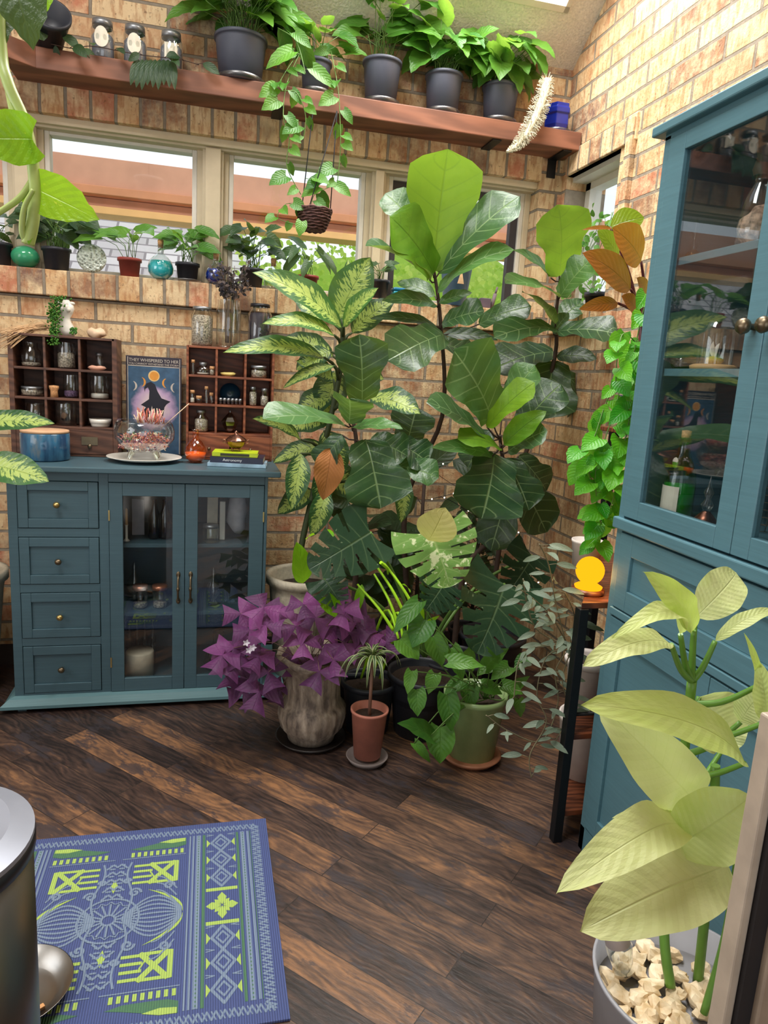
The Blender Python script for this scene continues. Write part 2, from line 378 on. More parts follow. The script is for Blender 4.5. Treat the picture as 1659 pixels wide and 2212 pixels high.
struct('trim_4', MB().box(XW-.022, XW, 2.585, 2.63, 1.2, 2.345), M_br, bevel=.003)
struct('trim_5', MB().box(XW-.03, XW+.14, wy0, wy1, wz0-.1, wz0), M_rr, bevel=.004)
# sloped stucco ceiling with two skylights
def ceilz(y): return 2.72+.74*(YW-y)
cm = MB(); yt = 1.1
sk = [(.30, 1.42, 1.85, 3.0), (-1.5, -.5, 1.3, 2.4)]
xs = sorted({-2.2, XW, *[q for s_ in sk for q in s_[:2]]}); ys = sorted({yt, YW, *[q for s_ in sk for q in s_[2:]]})
for i in range(len(xs)-1):
    for j in range(len(ys)-1):
        cx, cy = (xs[i]+xs[i+1])/2, (ys[j]+ys[j+1])/2
        if any(a < cx < b and c < cy < d for a, b, c, d in sk): continue
        P = [(xs[i], ys[j]), (xs[i+1], ys[j]), (xs[i+1], ys[j+1]), (xs[i], ys[j+1])]
        cm.prism([(x, y, ceilz(y)) for x, y in P], (0, 0, 0), (0, .03, .045))
P = [(-2.2, -2), (XW, -2), (XW, yt), (-2.2, yt)]
cm.prism([(x, y, ceilz(yt)) for x, y in P], (0, 0, 0), (0, 0, .05))
struct('ceiling', cm, M_ceil)
k = 0
for a, b, c, d in sk:
    k += 1; e = bpy.data.objects.new('window_%d' % (k+5), None); COL.objects.link(e); e['kind'] = 'structure'; e.location = ((a+b)/2, (c+d)/2, ceilz((c+d)/2)); PW[e.name] = Matrix.Translation(e.location)
    f = MB(); nrm = V((0, .595, .804))*.16
    for x in (a, b-.02): f.prism([(x, c, ceilz(c)), (x+.02, c, ceilz(c)), (x+.02, d, ceilz(d)), (x, d, ceilz(d))], nrm*-.06, nrm)
    for y in (c, d-.02): f.prism([(a, y, ceilz(y)), (b, y, ceilz(y)), (b, y+.02, ceilz(y+.02)), (a, y+.02, ceilz(y+.02))], nrm*-.06, nrm)
    f.build('window_frame', M_white, e)
ms = plain('wall_paint', (198, 190, 176), .9)
struct('wall_left', MB().box(-2.3, -2.2, -2, .6, -.06, 4.4).box(-2.3, -2.2, 1.9, YW+.18, -.06, 4.4).box(-2.3, -2.2, .6, 1.9, -.06, .95).box(-2.3, -2.2, .6, 1.9, 2.3, 4.4), ms)
struct('wall_rear', MB().box(-2.3, -1.5, -2.1, -2, -.06, 4.4).box(1.0, XW+.2, -2.1, -2, -.06, 4.4).box(-1.5, 1.0, -2.1, -2, 2.3, 4.4), ms)
# windows of the back wall
M_post = plain('window_casing_paint', (206, 190, 160), .5, grain=.02)
M_sash = plain('white_sash', (222, 216, 204), .45, grain=.02)
M_dk = plain('dark_screen_frame', (58, 54, 58), .5)
def win(n, x0, x1, dark=False):
    e = bpy.data.objects.new('window_%d' % n, None); COL.objects.link(e); e['kind'] = 'structure'; e.location = ((x0+x1)/2, 3.3, 1.66); PW[e.name] = Matrix.Translation(e.location)
    f = MB(); z0, z1 = 1.69, 2.193; t = .02
    f.box(x0-t, x0, 3.27, 3.33, z0-t, z1+t).box(x1, x1+t, 3.27, 3.33, z0-t, z1+t).box(x0, x1, 3.27, 3.33, z1, z1+t).box(x0, x1, 3.27, 3.33, z0-t, z0)
    f.build('window_frame', M_sash, e, bevel=.003)
    if dark: MB().box(x0, x0+.03, 3.285, 3.32, z0, z1).box(x1-.035, x1, 3.285, 3.32, z0, z1).box(x0+.03, x1-.035, 3.285, 3.32, z1-.03, z1).build('screen_frame', M_dk, e)
    MB().box(x0, x1, 3.298, 3.302, z0, z1).build('pane', PANE, e)
win(1, -1.33, -.808); win(2, -.632, -.082); win(3, .088, .640); win(4, .786, 1.404, True)
p = MB()
p.box(xl, xr, 3.20, 3.34, 2.213, 2.243)      # head casing
p.box(xl, xr, 3.225, 3.34, 2.205, 2.222)
p.box(xl, xr, 3.26, 3.36, 1.66, 1.675)
for a, b in ((-.788, -.652), (-.062, .068), (.66, .766), (1.424, 1.452), (-1.4, -1.35)):
    p.box(a, b, 3.262, 3.34, 1.665, 2.215)
    if b-a > .05: p.box(a+.022, b-.022, 3.235, 3.262, 1.665, 2.21).box(a+.034, b-.034, 3.215, 3.236, 1.665, 2.21)
struct('trim_6', p, M_post, bevel=.003)
e = bpy.data.objects.new('window_5', None); COL.objects.link(e); e['kind'] = 'structure'; e.location = (XW+.14, 2.9, 1.67); PW[e.name] = Matrix.Translation(e.location)
MB().box(XW+.10, XW+.16, wy0, wy0+.04, wz0, wz1).box(XW+.10, XW+.16, wy1-.04, wy1, wz0, wz1).box(XW+.10, XW+.16, wy0, wy1, wz1-.05, wz1).box(XW+.03, XW+.10, wy0, wy1, wz1-.02, wz1).build('window_frame', M_sash, e)
MB().box(XW+.128, XW+.132, wy0, wy1, wz0, wz1).build('pane', PANE, e)
# foreground door leaf with black gasket at the right edge of the view
e = bpy.data.objects.new('door_1', None); COL.objects.link(e); e['kind'] = 'structure'; e.location = (.5, .45, 0); PW[e.name] = Matrix.Translation(e.location)
MB().box(.4675, .478, .452, .47, 0, 1.055).build('door_edge', plain('door_edge_cream', (176, 160, 142), .5), e, bevel=.002)
MB().box(.478, .493, .447, .47, 0, 1.05).build('gasket', plain('black_rubber', (26, 22, 24), .6), e)
MB().box(.493, .60, .44, .47, 0, 1.055).build('door_panel', plain('door_cream', (150, 132, 114), .5), e, bevel=.002)
# ---------------------------------------------------------------- outside the windows
M_fas = plain('stained_fascia', (214, 160, 132), .7, grain=.05, gs=6)
M_beam = plain('porch_beam', (216, 148, 106), .7, grain=.05, gs=6)
M_edge = plain('sunlit_edge_board', (248, 196, 128), .7, grain=.03, gs=6)  # sunlight along this board is put into its brighter colour
po = Empty('porch_roof', (0, 5.1, 2.3), 'tan wooden porch eave of stacked boards outside the window band', 'porch roof')
def zr(y, Y=5.1): return at(300, y, Y=Y).z
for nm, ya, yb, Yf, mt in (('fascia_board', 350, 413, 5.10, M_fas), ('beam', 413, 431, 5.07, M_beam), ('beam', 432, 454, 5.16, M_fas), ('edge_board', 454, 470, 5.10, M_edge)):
    box(nm, mt, po, (-4, 6, Yf, Yf+.2, zr(yb), zr(ya)), .004)

ztop = at(300, 440, Y=8.4).z
sh = MB().prism([(-6, 5.6, 1.25), (.35, 5.6, 1.25), (.35, 8.4, ztop), (-6, 8.4, ztop)], (0, 0, 0), (0, 0, .05))
g = G('grey_shingles'); b_ = g.add('TexBrick', None, Vector=g.scale(g.obj(), (1, 1, 0)), Color1=lin((196, 186, 184)), Color2=lin((236, 228, 224)), Mortar=lin((150, 140, 140)), Scale=1., **{'Mortar Size': .012, 'Brick Width': .3, 'Row Height': .14}); g.pbr(Base_Color=b_.outputs[0], Roughness=.9)
tag(sh.build('shingle_roof', g.m), 'pale grey shingled roof seen low through the left windows', 'roof')
random.seed(5)
def treemat(n, a, b): return leafmat(n, a, b, a, 6, trans=.5, rough=.6)
M_tree = treemat('sunlit_tree_leaves', (150, 190, 60), (232, 248, 130))
tr = Empty('leafy_tree', (1.8, 8, -.2), 'sunlit yellow-green tree standing beyond the middle windows', 'tree')
m_ = MB()
for i in range(9000):
    yy = random.uniform(6.6, 8.1); c = V((random.uniform(.1, 6), yy, random.uniform(.4, 1.28+.2*yy))); d = V((random.gauss(0, 1), random.gauss(0, 1), random.gauss(0, 1))).normalized()*random.uniform(.035, .08)
    m_.leaf(c, c+d, .045, (random.random()-.5, -1, random.random()), 'oval', tone=random.random(), nu=2, nv=3)
m_.ball((2.6, 8.5, 1.5), 1.2, 24, wob=.25, sz=(2.3, .3, 1.12))
m_.build('foliage', M_tree, tr); MB().tube([(1.8, 8.3, -.2), (1.8, 8.25, 1.4)], .1, 8).build('trunk', plain('bark', (90, 70, 55), .9), tr)
struct('ground', MB().box(-8, 10, 3.4, 12, -.3, -.2), plain('lawn_green', (120, 140, 80), .9))
# ---------------------------------------------------------------- sideboard
def paintwood(name, rgb, rough=.38):
    g = G(name); o = g.obj(); n = g.noise(g.scale(o, (3, 3, 90)), 2, 4, .6); n2 = g.noise(o, 5, 3)
    a = lin(rgb); lo = tuple(x*.86 for x in a[:3]); hi = tuple(x*1.12 for x in a[:3])
    g.pbr(Base_Color=g.ramp(g.M('ADD', g.M('MULTIPLY', n, .6), g.M('MULTIPLY', n2, .4)), [(.3, lo), (.7, hi)]), Roughness=rough, Normal=g.bump(n, .12, .002)); return g.m
M_teal = paintwood('teal_paint_sideboard', (68, 94, 104)); M_teal2 = paintwood('teal_paint_cabinet', (86, 126, 138), .4)
M_teald = plain('teal_dark_gap', (22, 34, 38), .7)
M_bronze = plain('aged_bronze', (118, 104, 84), .35, .9); M_brass = plain('brass', (190, 165, 105), .3, .9)
M_steel = plain('brushed_steel', (150, 148, 145), .28, 1., gs=8)
sb = Empty('sideboard', (-.24, 2.95, 0), 'teal sideboard with four drawers and two glass doors under the windows', 'sideboard')
X0, X1, Y0, Y1 = -.700, .224, 2.72, 3.16; zt = .92
MB().box(-.722, .27, 2.685, 3.165, .92, .942).build('top', M_teal, sb, bevel=.004)
b = MB(); b.box(X0, X0+.018, Y0+.02, Y1, .06, zt).box(X1-.018, X1, Y0+.02, Y1, .06, zt).box(X0, X1, Y1-.01, Y1, .06, zt)
b.box(X0, X1, Y0+.02, Y1, .05, .07).box(-.372, -.357, Y0+.02, Y1, .06, zt)
# face frame
b.box(X0, -.668, Y0, Y0+.02, .05, zt).box(.212, X1, Y0, Y0+.02, .05, zt).box(-.392, -.358, Y0, Y0+.02, .05, zt).box(-.668, -.392, Y0, Y0+.02, .885, zt).box(-.358, .212, Y0, Y0+.02, .885, zt)
for a, c in ((.676, .709), (.464, .496), (.255, .286), (.05, .066)): b.box(-.668, -.392, Y0, Y0+.02, a, c)
b.box(-.358, .212, Y0, Y0+.02, .05, .058)
b.build('carcass', M_teal, sb, bevel=.0015)
def shaker(name, x0, x1, z0, z1, y, st, mat, par, glass=False, t=.018, axis='x', rec=.008, midrail=None):
    """framed front; axis x -> plane y const facing -y ; axis y -> plane x const facing -x (x0,x1 are y range)"""
    mb = MB()
    def B(a, b_, c, d, y0, y1):
        if axis == 'x': mb.box(a, b_, y0, y1, c, d)
        else: mb.box(y0, y1, a, b_, c, d)
    B(x0, x0+st, z0, z1, y, y+t); B(x1-st, x1, z0, z1, y, y+t); B(x0+st, x1-st, z1-st, z1, y, y+t); B(x0+st, x1-st, z0, z0+st, y, y+t)
    if not glass: B(x0+st, x1-st, z0+st, z1-st, y+rec, y+t)
    return mb.build(name, mat, par, bevel=.0018)
for z0, z1, kz in ((.711, .883, .799), (.498, .674, .586), (.288, .462, .371), (.068, .253, .162)):
    d = shaker('drawer', -.666, -.394, z0, z1, Y0-.003, .034, M_teal, sb)
    MB().lathe([(.004, 0), (.004, .012), (.010, .018), (.012, .024), (.008, .030), (0.0005, .032)], (-.533, Y0+.005, kz), 16, Matrix.Rotation(pi/2, 4, 'X')).build('knob', M_brass if kz > .7 or .3 < kz < .4 else M_bronze, d)
for i, (x0, x1, gx0, gx1, hx) in enumerate(((-.357, -.0865, -.309, -.131, -.109), (-.0845, .210, -.038, .156, -.063))):
    mb = MB(); y = Y0-.003
    mb.box(x0, gx0, y, y+.018, .059, .883).box(gx1, x1, y, y+.018, .059, .883).box(gx0, gx1, y, y+.018, .834, .883).box(gx0, gx1, y, y+.018, .059, .112)
    d = mb.build('door', M_teal, sb, bevel=.0015)
    MB().box(gx0, gx1, y+.008, y+.011, .112, .834).build('glass_pane', CABGLASS, d)
    h = MB(); h.tube(spline([(hx, y, .528), (hx, y-.018, .515), (hx, y-.026, .478), (hx, y-.018, .44), (hx, y, .427)], 4), .0042, 8)
    h.ball((hx, y-.002, .53), .008, 10, sz=(1, .4, 1.6)).ball((hx, y-.002, .425), .008, 10, sz=(1, .4, 1.6)).ball((hx, y-.025, .478), .0065, 10, sz=(1, 1, 1.8))
    h.build('handle', M_bronze, d)
    for hz in (.76, .18): box('hinge', M_brass, d, (x0-.002 if i == 0 else x1-.003, x0+.003 if i == 0 else x1+.002, y-.003, y, hz-.02, hz+.02))
for z in (.642, .366): box('shelf', M_teal, sb, (-.357, X1-.018, Y0+.04, Y1-.012, z-.016, z), .001)
MB().prism([(-.745, 2.685, .018), (-.745, 2.685, .03), (-.72, 2.70, .052), (-.70, 2.72, .058), (-.70, 3.15, .058), (-.745, 3.15, .018)], (0, 0, 0), (1.01, 0, 0)).build('base_moulding', paintwood('teal_moulding', (92, 126, 132)), sb)
for fx, fy in ((-.69, 2.71), (.19, 2.71), (-.69, 3.1), (.19, 3.1)): box('foot', M_teal, sb, (fx, fx+.03, fy, fy+.03, 0, .02))
# ---------------------------------------------------------------- tall glass cabinet
XF = 1.07
hb = Empty('display_cabinet', (1.3, 1.22, 0), 'tall teal display cabinet with glass doors against the right brick wall', 'cabinet')
ya, yb = .795, 1.645
b = MB(); XB = 1.545
b.box(XF+.012, XB, yb-.018, yb, .0, 1.935).box(XF+.012, XB, ya, ya+.018, 0, 1.935).box(XB-.012, XB, ya, yb, .04, 1.935)
b.box(XF+.012, XB, ya, yb, .05, .07).box(XF+.012, XB, ya, yb, 1.915, 1.935)
b.box(XF, XF+.02, yb-.024, yb, .0, 1.935).box(XF, XF+.02, ya, ya+.024, 0, 1.935).box(XF, XF+.02, ya, yb, 1.925, 1.94).box(XF, XF+.02, ya, yb, .0, .075)
b.build('carcass', M_teal2, hb, bevel=.0015)
MB().box(XF-.022, XB+.01, ya-.02, yb+.028, 1.938, 1.962).build('cornice', M_teal2, hb, bevel=.004)
MB().box(XF-.012, XB, ya-.005, yb+.008, .962, .993).build('waist_moulding', M_teal2, hb, bevel=.004)
ym = (ya+yb)/2
for i, (p0, p1) in enumerate(((ym+.001, yb-.025), (ya+.025, ym-.001))):
    mb = MB(); st = .062; z0, z1 = .999, 1.925
    x = XF-.003; g0, g1 = p0+(.052 if i == 0 else .05), p1-.062
    if i == 1: g0, g1 = p0+.062, p1-.05
    mb.box(x, x+.02, p0, g0, z0, z1).box(x, x+.02, g1, p1, z0, z1).box(x, x+.02, g0, g1, 1.885, z1).box(x, x+.02, g0, g1, z0, 1.047)
    d = mb.build('door', M_teal2, hb, bevel=.0018)
    MB().box(x+.009, x+.012, g0, g1, 1.047, 1.885).build('glass_pane', CABGLASS, d)
    MB().lathe([(.007, 0), (.006, .016), (.014, .022), (.017, .031), (.013, .039), (.0005, .042)], (x+.002, (p0+.026 if i == 0 else p1-.026), 1.465), 20, Matrix.Rotation(-pi/2, 4, 'Y')).build('knob', M_bronze, d)
    box('shelf', M_teal2, hb, (XF+.022, XB-.014, p0 if i == 0 else p0-.004, p1+.004 if i == 0 else p1, 1.366, 1.384), .001)
    box('shelf', M_teal2, hb, (XF+.022, XB-.014, p0 if i == 0 else p0-.004, p1+.004 if i == 0 else p1, 1.628, 1.646), .001)
box('shelf', M_teal2, hb, (XF+.012, XB-.014, ya+.02, yb-.02, 1.0, 1.012))
shaker('drawer', ya+.026, yb-.026, .752, .955, XF-.003, .055, M_teal2, hb, axis='y', t=.02, rec=.009)
box('rail', M_teal2, hb, (XF-.006, XF+.02, ya+.02, yb-.02, .728, .748), .002)
for p0, p1 in ((ym+.001, yb-.026), (ya+.026, ym-.001)):
    shaker('lower_door', p0, p1, .08, .722, XF-.003, .055, M_teal2, hb, axis='y', t=.02, rec=.009)
# ---------------------------------------------------------------- black corner stand
M_blk = plain('black_metal', (24, 26, 30), .45, .4); M_walnut = woodmat('reddish_walnut', (70, 36, 24), (128, 72, 46), (1, 6, 1), .3, 6)
stnd = Empty('plant_stand', (1.2, 1.87, 0), 'black metal corner stand with dark wood shelves beside the tall cabinet', 'stand')
def tri(z, m=0.): return [(1.0+m, 1.665+m, z), (1.40, 1.665+m, z), (1.535-m, 1.80, z), (1.535-m, 2.22-m*2, z), (1.38, 2.24-m*2, z)]
for z in (.10, .345, .742): MB().prism(tri(z, .006), (0, 0, -.018), (0, 0, 0)).build('shelf', M_walnut, stnd, bevel=.002)
for x, y, h in ((1.015, 1.68, .724), (1.39, 1.68, .724), (1.52, 2.18, 1.2), (1.38, 2.21, 1.2), (1.51, 1.84, 1.2)): box('post', M_blk, stnd, (x-.014, x+.014, y-.014, y+.014, 0, h), .002)
for z in (.40, .09): MB().tube([(1.02, 1.685, z), (1.39, 1.685, z)], .006, 8).build('rail', M_blk, stnd)
MB().tube([(1.38, 2.2, .66), (1.02, 1.69, .66)], .006, 8).build('rail', M_blk, stnd)
MB().prism([(1.33, 2.23, 1.2), (1.33, 1.84, 1.2), (1.535, 1.84, 1.2), (1.535, 2.23, 1.2)], (0, 0, -.015), (0, 0, 0)).build('upper_shelf', M_walnut, stnd, bevel=.002)
# ---------------------------------------------------------------- two wooden cubby shelves on the sideboard
M_cubL = woodmat('dark_cubby_wood', (70, 44, 34), (104, 68, 52), (1, 1, 5), .55, 5); M_cubR = woodmat('red_cubby_wood', (104, 54, 34), (150, 86, 56), (1, 1, 5), .5, 5)
cl = Empty('cubby_shelf', (-.545, 3.07, .942), 'dark brown nine-hole cubby shelf left of the witch print', 'shelf', None)
t = .009; LX = [-.735, -.617, -.492, -.364]; LZ = [.943, 1.055, 1.165, 1.278, 1.398]
f0, f1 = 2.985, 3.145
mb = MB().box(LX[0]-t, LX[3]+t, f1-.006, f1, LZ[0], LZ[4]+t)
for x in (LX[0], LX[3]): mb.box(x-t, x+t, f0, f1, LZ[0], LZ[4]+t)
mb.box(LX[0], LX[3], f0, f1, LZ[4], LZ[4]+t).box(LX[0], LX[3], f0, f1, LZ[0], LZ[0]+t)
mb.build('frame', M_cubL, cl, bevel=.001)
for x in LX[1:3]: box('divider', M_cubL, cl, (x-t/2, x+t/2, f0+.002, f1-.006, LZ[1], LZ[4]), .001)
for z in LZ[1:4]: box('divider', M_cubL, cl, (LX[0]+t, LX[3]-t, f0+.001, f1-.006, z-t/2, z+t/2), .001)
for a, b_ in ((LX[0]+t, -.552), (-.546, LX[3]-t)):
    d = box('drawer', M_cubL, cl, (a+.001, b_, f0-.002, f0+.1, LZ[0]+t+.001, LZ[1]-t/2-.001), .001); mx = (a+b_)/2
    MB().box(mx-.03, mx+.03, f0-.004, f0-.002, .99, 1.022).box(mx-.026, mx+.026, f0-.0045, f0-.0035, .994, 1.018).ball((mx, f0-.008, .985), .008, 10, sz=(1, .6, 1.1)).build('label_pull', M_bronze, d)
cr = Empty('cubby_shelf', (.085, 3.07, .942), 'reddish cubby shelf behind the books, right of the witch print', 'shelf', None)
RX = [-.088, .026, .142, .255]; RZ = [.943, 1.05, 1.168, 1.284, 1.395]; g0 = 3.0; g1 = 3.15
mb = MB().box(RX[0]-t, RX[3]+t, g1-.006, g1, RZ[0], RZ[4]+t)
for x in (RX[0], RX[3]): mb.box(x-t/2, x+t/2, g0, g1, RZ[0], RZ[4]+t)
mb.box(RX[0], RX[3], g0, g1, RZ[4], RZ[4]+t).box(RX[0], RX[3], g0, g1, RZ[0], RZ[0]+t); mb.build('frame', M_cubR, cr, bevel=.001)
for x in RX[1:3]: box('divider', M_cubR, cr, (x-t/2, x+t/2, g0+.002, g1-.006, RZ[1], RZ[4]), .001)
for z in RZ[1:4]: box('divider', M_cubR, cr, (RX[0]+t/2, RX[3]-t/2, g0+.001, g1-.006, z-t/2, z+t/2), .001)
for a, b_ in ((RX[0]+t/2, .083), (.087, RX[3]-t/2)):
    d = box('drawer', M_cubR, cr, (a+.001, b_, g0-.002, g0+.1, RZ[0]+t+.001, RZ[1]-t/2-.001), .001)
    MB().ball(((a+b_)/2, g0-.008, .99), .007, 10).build('knob', M_bronze, d)
# ---------------------------------------------------------------- oak shelf high on the wall
M_shelf = woodmat('stained_shelf_plank', (106, 66, 48), (146, 94, 70), (.5, 2, 3), .6, 4)
sh_ = Empty('wall_shelf', (0, 3.09, 2.34), 'long reddish wooden shelf above the windows carrying the pothos row', 'shelf')
YS, ZS0, ZS1 = 3.02, 2.342, 2.416
box('plank', M_shelf, sh_, (-.72, 1.555, YS, YW, ZS0, ZS1), .004)
MB().prism([(-.62, YS, ZS0), (-.735, 2.93, ZS0), (-2.15, 2.93, ZS0), (-2.15, 3.02, ZS0), (-.7, YS, ZS0)], (0, 0, 0), (0, 0, .074)).build('plank_end', M_shelf, sh_, bevel=.003)
for x in (1.17, 1.5, .25, -.8): MB().box(x-.02, x+.02, YS+.01, YW, ZS0-.006, ZS0-.001).box(x-.02, x+.02, YW-.008, YW-.001, ZS0-.08, ZS0).build('bracket', M_blk, sh_)
# ---------------------------------------------------------------- mat
g = G('mat_base_blue'); o = g.obj(); sp = g.add('SeparateXYZ', None, Vector=o); 
rib = g.M('SINE', g.M('MULTIPLY', sp.outputs[0], 2*pi/.0052)); ribm = g.M('GREATER_THAN', rib, .25)
g.pbr(Base_Color=g.mix(g.M('MULTIPLY', ribm, .55), lin((80, 94, 146)), lin((44, 52, 88))), Roughness=.6, Normal=g.bump(rib, .6, .002)); M_mat = g.m
def ribmat(n, c, c2):
    g = G(n); sp = g.add('SeparateXYZ', None, Vector=g.obj()); rib = g.M('SINE', g.M('MULTIPLY', sp.outputs[0], 2*pi/.0052))
    g.pbr(Base_Color=g.mix(g.M('MULTIPLY', g.M('GREATER_THAN', rib, .3), .5), lin(c), lin(c2)), Roughness=.6, Normal=g.bump(rib, .6, .002)); return g.m
M_lime = ribmat('mat_lime_print', (180, 208, 104), (124, 150, 82)); M_pale = ribmat('mat_pale_print', (132, 150, 172), (80, 98, 134)); M_grn = ribmat('mat_green_print', (82, 126, 92), (60, 92, 84))
mat_ = Empty('floor_mat', (-.4, 1.57, 0), 'blue ribbed floor mat with lime and pale tile pattern', 'mat')
ZM = .007
box('mat_pad', M_mat, mat_, (-.620, .178, 1.225, 1.905, .0005, ZM), .0015)
class Pr:
    def __init__(s): s.b = MB(); s.n = 0
    def P(s, pts, lv=0): s.n += 1; s.b.prism([(x, y, ZM+.00005) for x, y in pts], (0, 0, 0), (0, 0, .0004+.0002*lv+.0000006*s.n)); return s
    def L(s, pts, w, lv=0):
        for i in range(len(pts)-1):
            a = V(pts[i]); c = V(pts[i+1]); d = (c-a); 
            if d.length < 1e-6: continue
            d.normalize(); n = V((-d.y, d.x))*w/2; e_ = d*w*.3
            s.P([a-e_-n, c+e_-n, c+e_+n, a-e_+n], lv)
        return s
    def R(s, x0, x1, y0, y1, lv=0): return s.P([(x0, y0), (x1, y0), (x1, y1), (x0, y1)], lv)
lime, pale, grn = Pr(), Pr(), Pr()
# border zigzag
random.seed(2)
def zig(x0, y0, x1, y1, n, amp, vertical):
    for i in range(n):
        t0, t1 = i/n, (i+1)/n; 
        if vertical:
            a, b_ = y0+(y1-y0)*t0, y0+(y1-y0)*t1; pale.L([(x0, a), (x0+amp, (a+b_)/2), (x0, b_)], .0042); pale.L([(x0+amp, a), (x0, (a+b_)/2)], .003)
            pale.R(x0+amp*.8, x0+amp, a, a+.004)
        else:
            a, b_ = x0+(x1-x0)*t0, x0+(x1-x0)*t1; pale.L([(a, y0), ((a+b_)/2, y0+amp), (b_, y0)], .0042); pale.L([(a, y0+amp), ((a+b_)/2, y0)], .003)
zig(.132, 1.255, 0, 1.878, 34, .021, True); zig(-.59, 1.250, .148, 0, 40, .020, False); zig(-.59, 1.862, .148, 0, 40, .020, False); zig(-.595, 1.255, 0, 1.878, 34, .021, True)
for s_ in (1, -1):
    q = lambda x: x if s_ == 1 else -.442-x   # mirror of the strip at the left end
    def RR(pr, a, b_, c, d, lv=0): x0, x1 = sorted((q(a), q(b_))); pr.R(x0, x1, c, d, lv)
    for a, b_, pr in ((.118, .124, pale), (.100, .112, pale), (.088, .0945, grn), (-.004, .0035, grn), (-.021, -.009, pale), (-.031, -.026, pale), (.1265, .1285, grn), (-.040, -.036, pale)):
        RR(pr, a, b_, 1.282, 1.852)
    for a in (.105, -.016):
        y = 1.287
        while y < 1.85: RR(grn, a, a+.003, y, y+.0045, 2); y += .0105
    RR(lime, .006, .085, 1.508, 1.519); RR(lime, .006, .085, 1.622, 1.633)
    cx, cy = q(.0455), 1.5705
    for k_ in range(4):
        A = pi/2*k_; R_ = lambda r, a: (cx+r*cos(A+a)*.92, cy+r*sin(A+a)*1.05); lime.P([R_(.002, 0), R_(.02, -.5), R_(.030, -.42), R_(.043, 0), R_(.030, .42), R_(.02, .5)], 1)
        A += pi/4; lime.P([R_(.004, 0), R_(.020, -.35), R_(.029, 0), R_(.020, .35)])
    for y0, y1 in ((1.287, 1.503), (1.638, 1.847)):
        n_ = 3; h_ = (y1-y0)/n_
        for i in range(n_):
            c = y0+h_*(i+.5); m0 = q(.0455)
            pts = [(m0-.026, c), (m0, c+h_/2), (m0+.026, c), (m0, c-h_/2)]
            pale.L(pts+pts[:1], .007)
            pts = [(m0-.014, c), (m0, c+h_/4), (m0+.014, c), (m0, c-h_/4)]; pale.L(pts+pts[:1], .005)
            for sx in (-1, 1):
                xe = m0+sx*.0385; pale.L([(xe, c+h_*.45), (m0+sx*.020, c+h_*.5), (xe, c+h_*.55)], .003)
                lime.P([(xe, c-h_*.24), (m0+sx*.0285, c), (xe, c+h_*.24)] if sx < 0 else [(xe, c+h_*.24), (m0+sx*.0285, c), (xe, c-h_*.24)], 1)
# central field
FX0, FX1, FY0, FY1 = -.394, -.048, 1.282, 1.846; CX = (FX0+FX1)/2; CY = (FY0+FY1)/2
for my in (-1, 1):
    e0 = CY+my*.282
    for k_ in range(2):
        mx = -1 if k_ == 0 else 1
        def W(dx, dy): return (CX+mx*dx*.5, CY+my*dy)
        up_ = [W(.05, .255), W(.12, .262), W(.2, .272), W(.28, .282), W(.345, .284), W(.345, .255), W(.30, .247), W(.22, .246), W(.12, .246)]
        grn.P(up_ if mx*my > 0 else up_[::-1])
        lm = [W(.20, .274), W(.27, .283), W(.34, .284), W(.34, .270), W(.27, .266)]; lime.P(lm if mx*my > 0 else lm[::-1], 2)
        for i in range(9):
            a, b_ = .06+i*.032, .06+i*.032+.017; p_ = [W(a, .222), W(b_, .222), W(b_, .240), W(a, .240)]; lime.P(p_ if mx*my > 0 else p_[::-1], 1)
        pale.L([W(.02, .216), W(.345, .216)], .003)
        # cross boxes
        def LL(pr, a, b_, w_): pr.L([W(*a), W(*b_)], w_, 1)
        bx0, bx1, by0, by1 = .17, .30, .117, .188
        LL(lime, (bx0, by0), (bx1, by0), .009); LL(lime, (bx0, by1), (bx1, by1), .009); LL(lime, (bx1, by0), (bx1, by1), .012)
        LL(lime, (bx0, by0), (bx1-.01, by1), .013); LL(lime, (bx0, by1), (bx1-.01, by0), .013); LL(lime, (bx0+.04, by0+.0), (bx0, by0+.04), .004)
        for i in range(4): LL(lime, (bx0-.08, by0+.003+i*.0215), (bx0+.004, by0+.003+i*.0215), .0085)
        # curved lime petals at the sides
        pts = [W(.345-.28*(t_*t_)*.62, .003+.088*t_**.8) for t_ in [i/12 for i in range(13)]]
        inn = [W(.345-.28*(t_*t_)*.62-.007*sin(pi*t_)-.002, .003+.088*t_**.8-.007*sin(pi*t_)) for t_ in [i/12 for i in range(13)]]
        pp = pts+inn[::-1]; lime.P(pp if mx*my < 0 else pp[::-1], 1)
        for j in range(5):
            pale.L([W(.335-.27*t_, .90*(.008+j*.016)*sin(pi*(t_*.9+.08))) for t_ in [i/10 for i in range(11)]], .0055)
        for j in range(3): pale.L([W(.31-.1*t_, .035+.025*j+.05*sin(pi*t_*.5)) for t_ in [i/6 for i in range(7)]], .004)
        # scrolls
        for (sx, sy, r0) in ((.27, .098, .014), (.105, .085, .016), (.06, .13, .010)):
            pale.L([W(sx+1.9*r0*(1-t_*.8)*cos(8*t_), sy+r0*(1-t_*.8)*sin(8*t_)) for t_ in [i/18 for i in range(19)]], .0065)
        pale.L([W(.075+.02*sin(t_*6), .02+.18*t_) for t_ in [i/10 for i in range(11)]], .0055)
        for t_ in range(5): pale.L([W(.05, .07+t_*.028), W(.02, .085+t_*.028), W(.0, .075+t_*.028)], .0055)
        for t_ in range(9): pale.L([W(.035, .195-.014*t_), W(.012, .195-.014*t_)], .005)
    lime.P([(CX-.009, CY+my*.115), (CX, CY+my*.09), (CX+.009, CY+my*.115), (CX, CY+my*.14)][::my], 1)
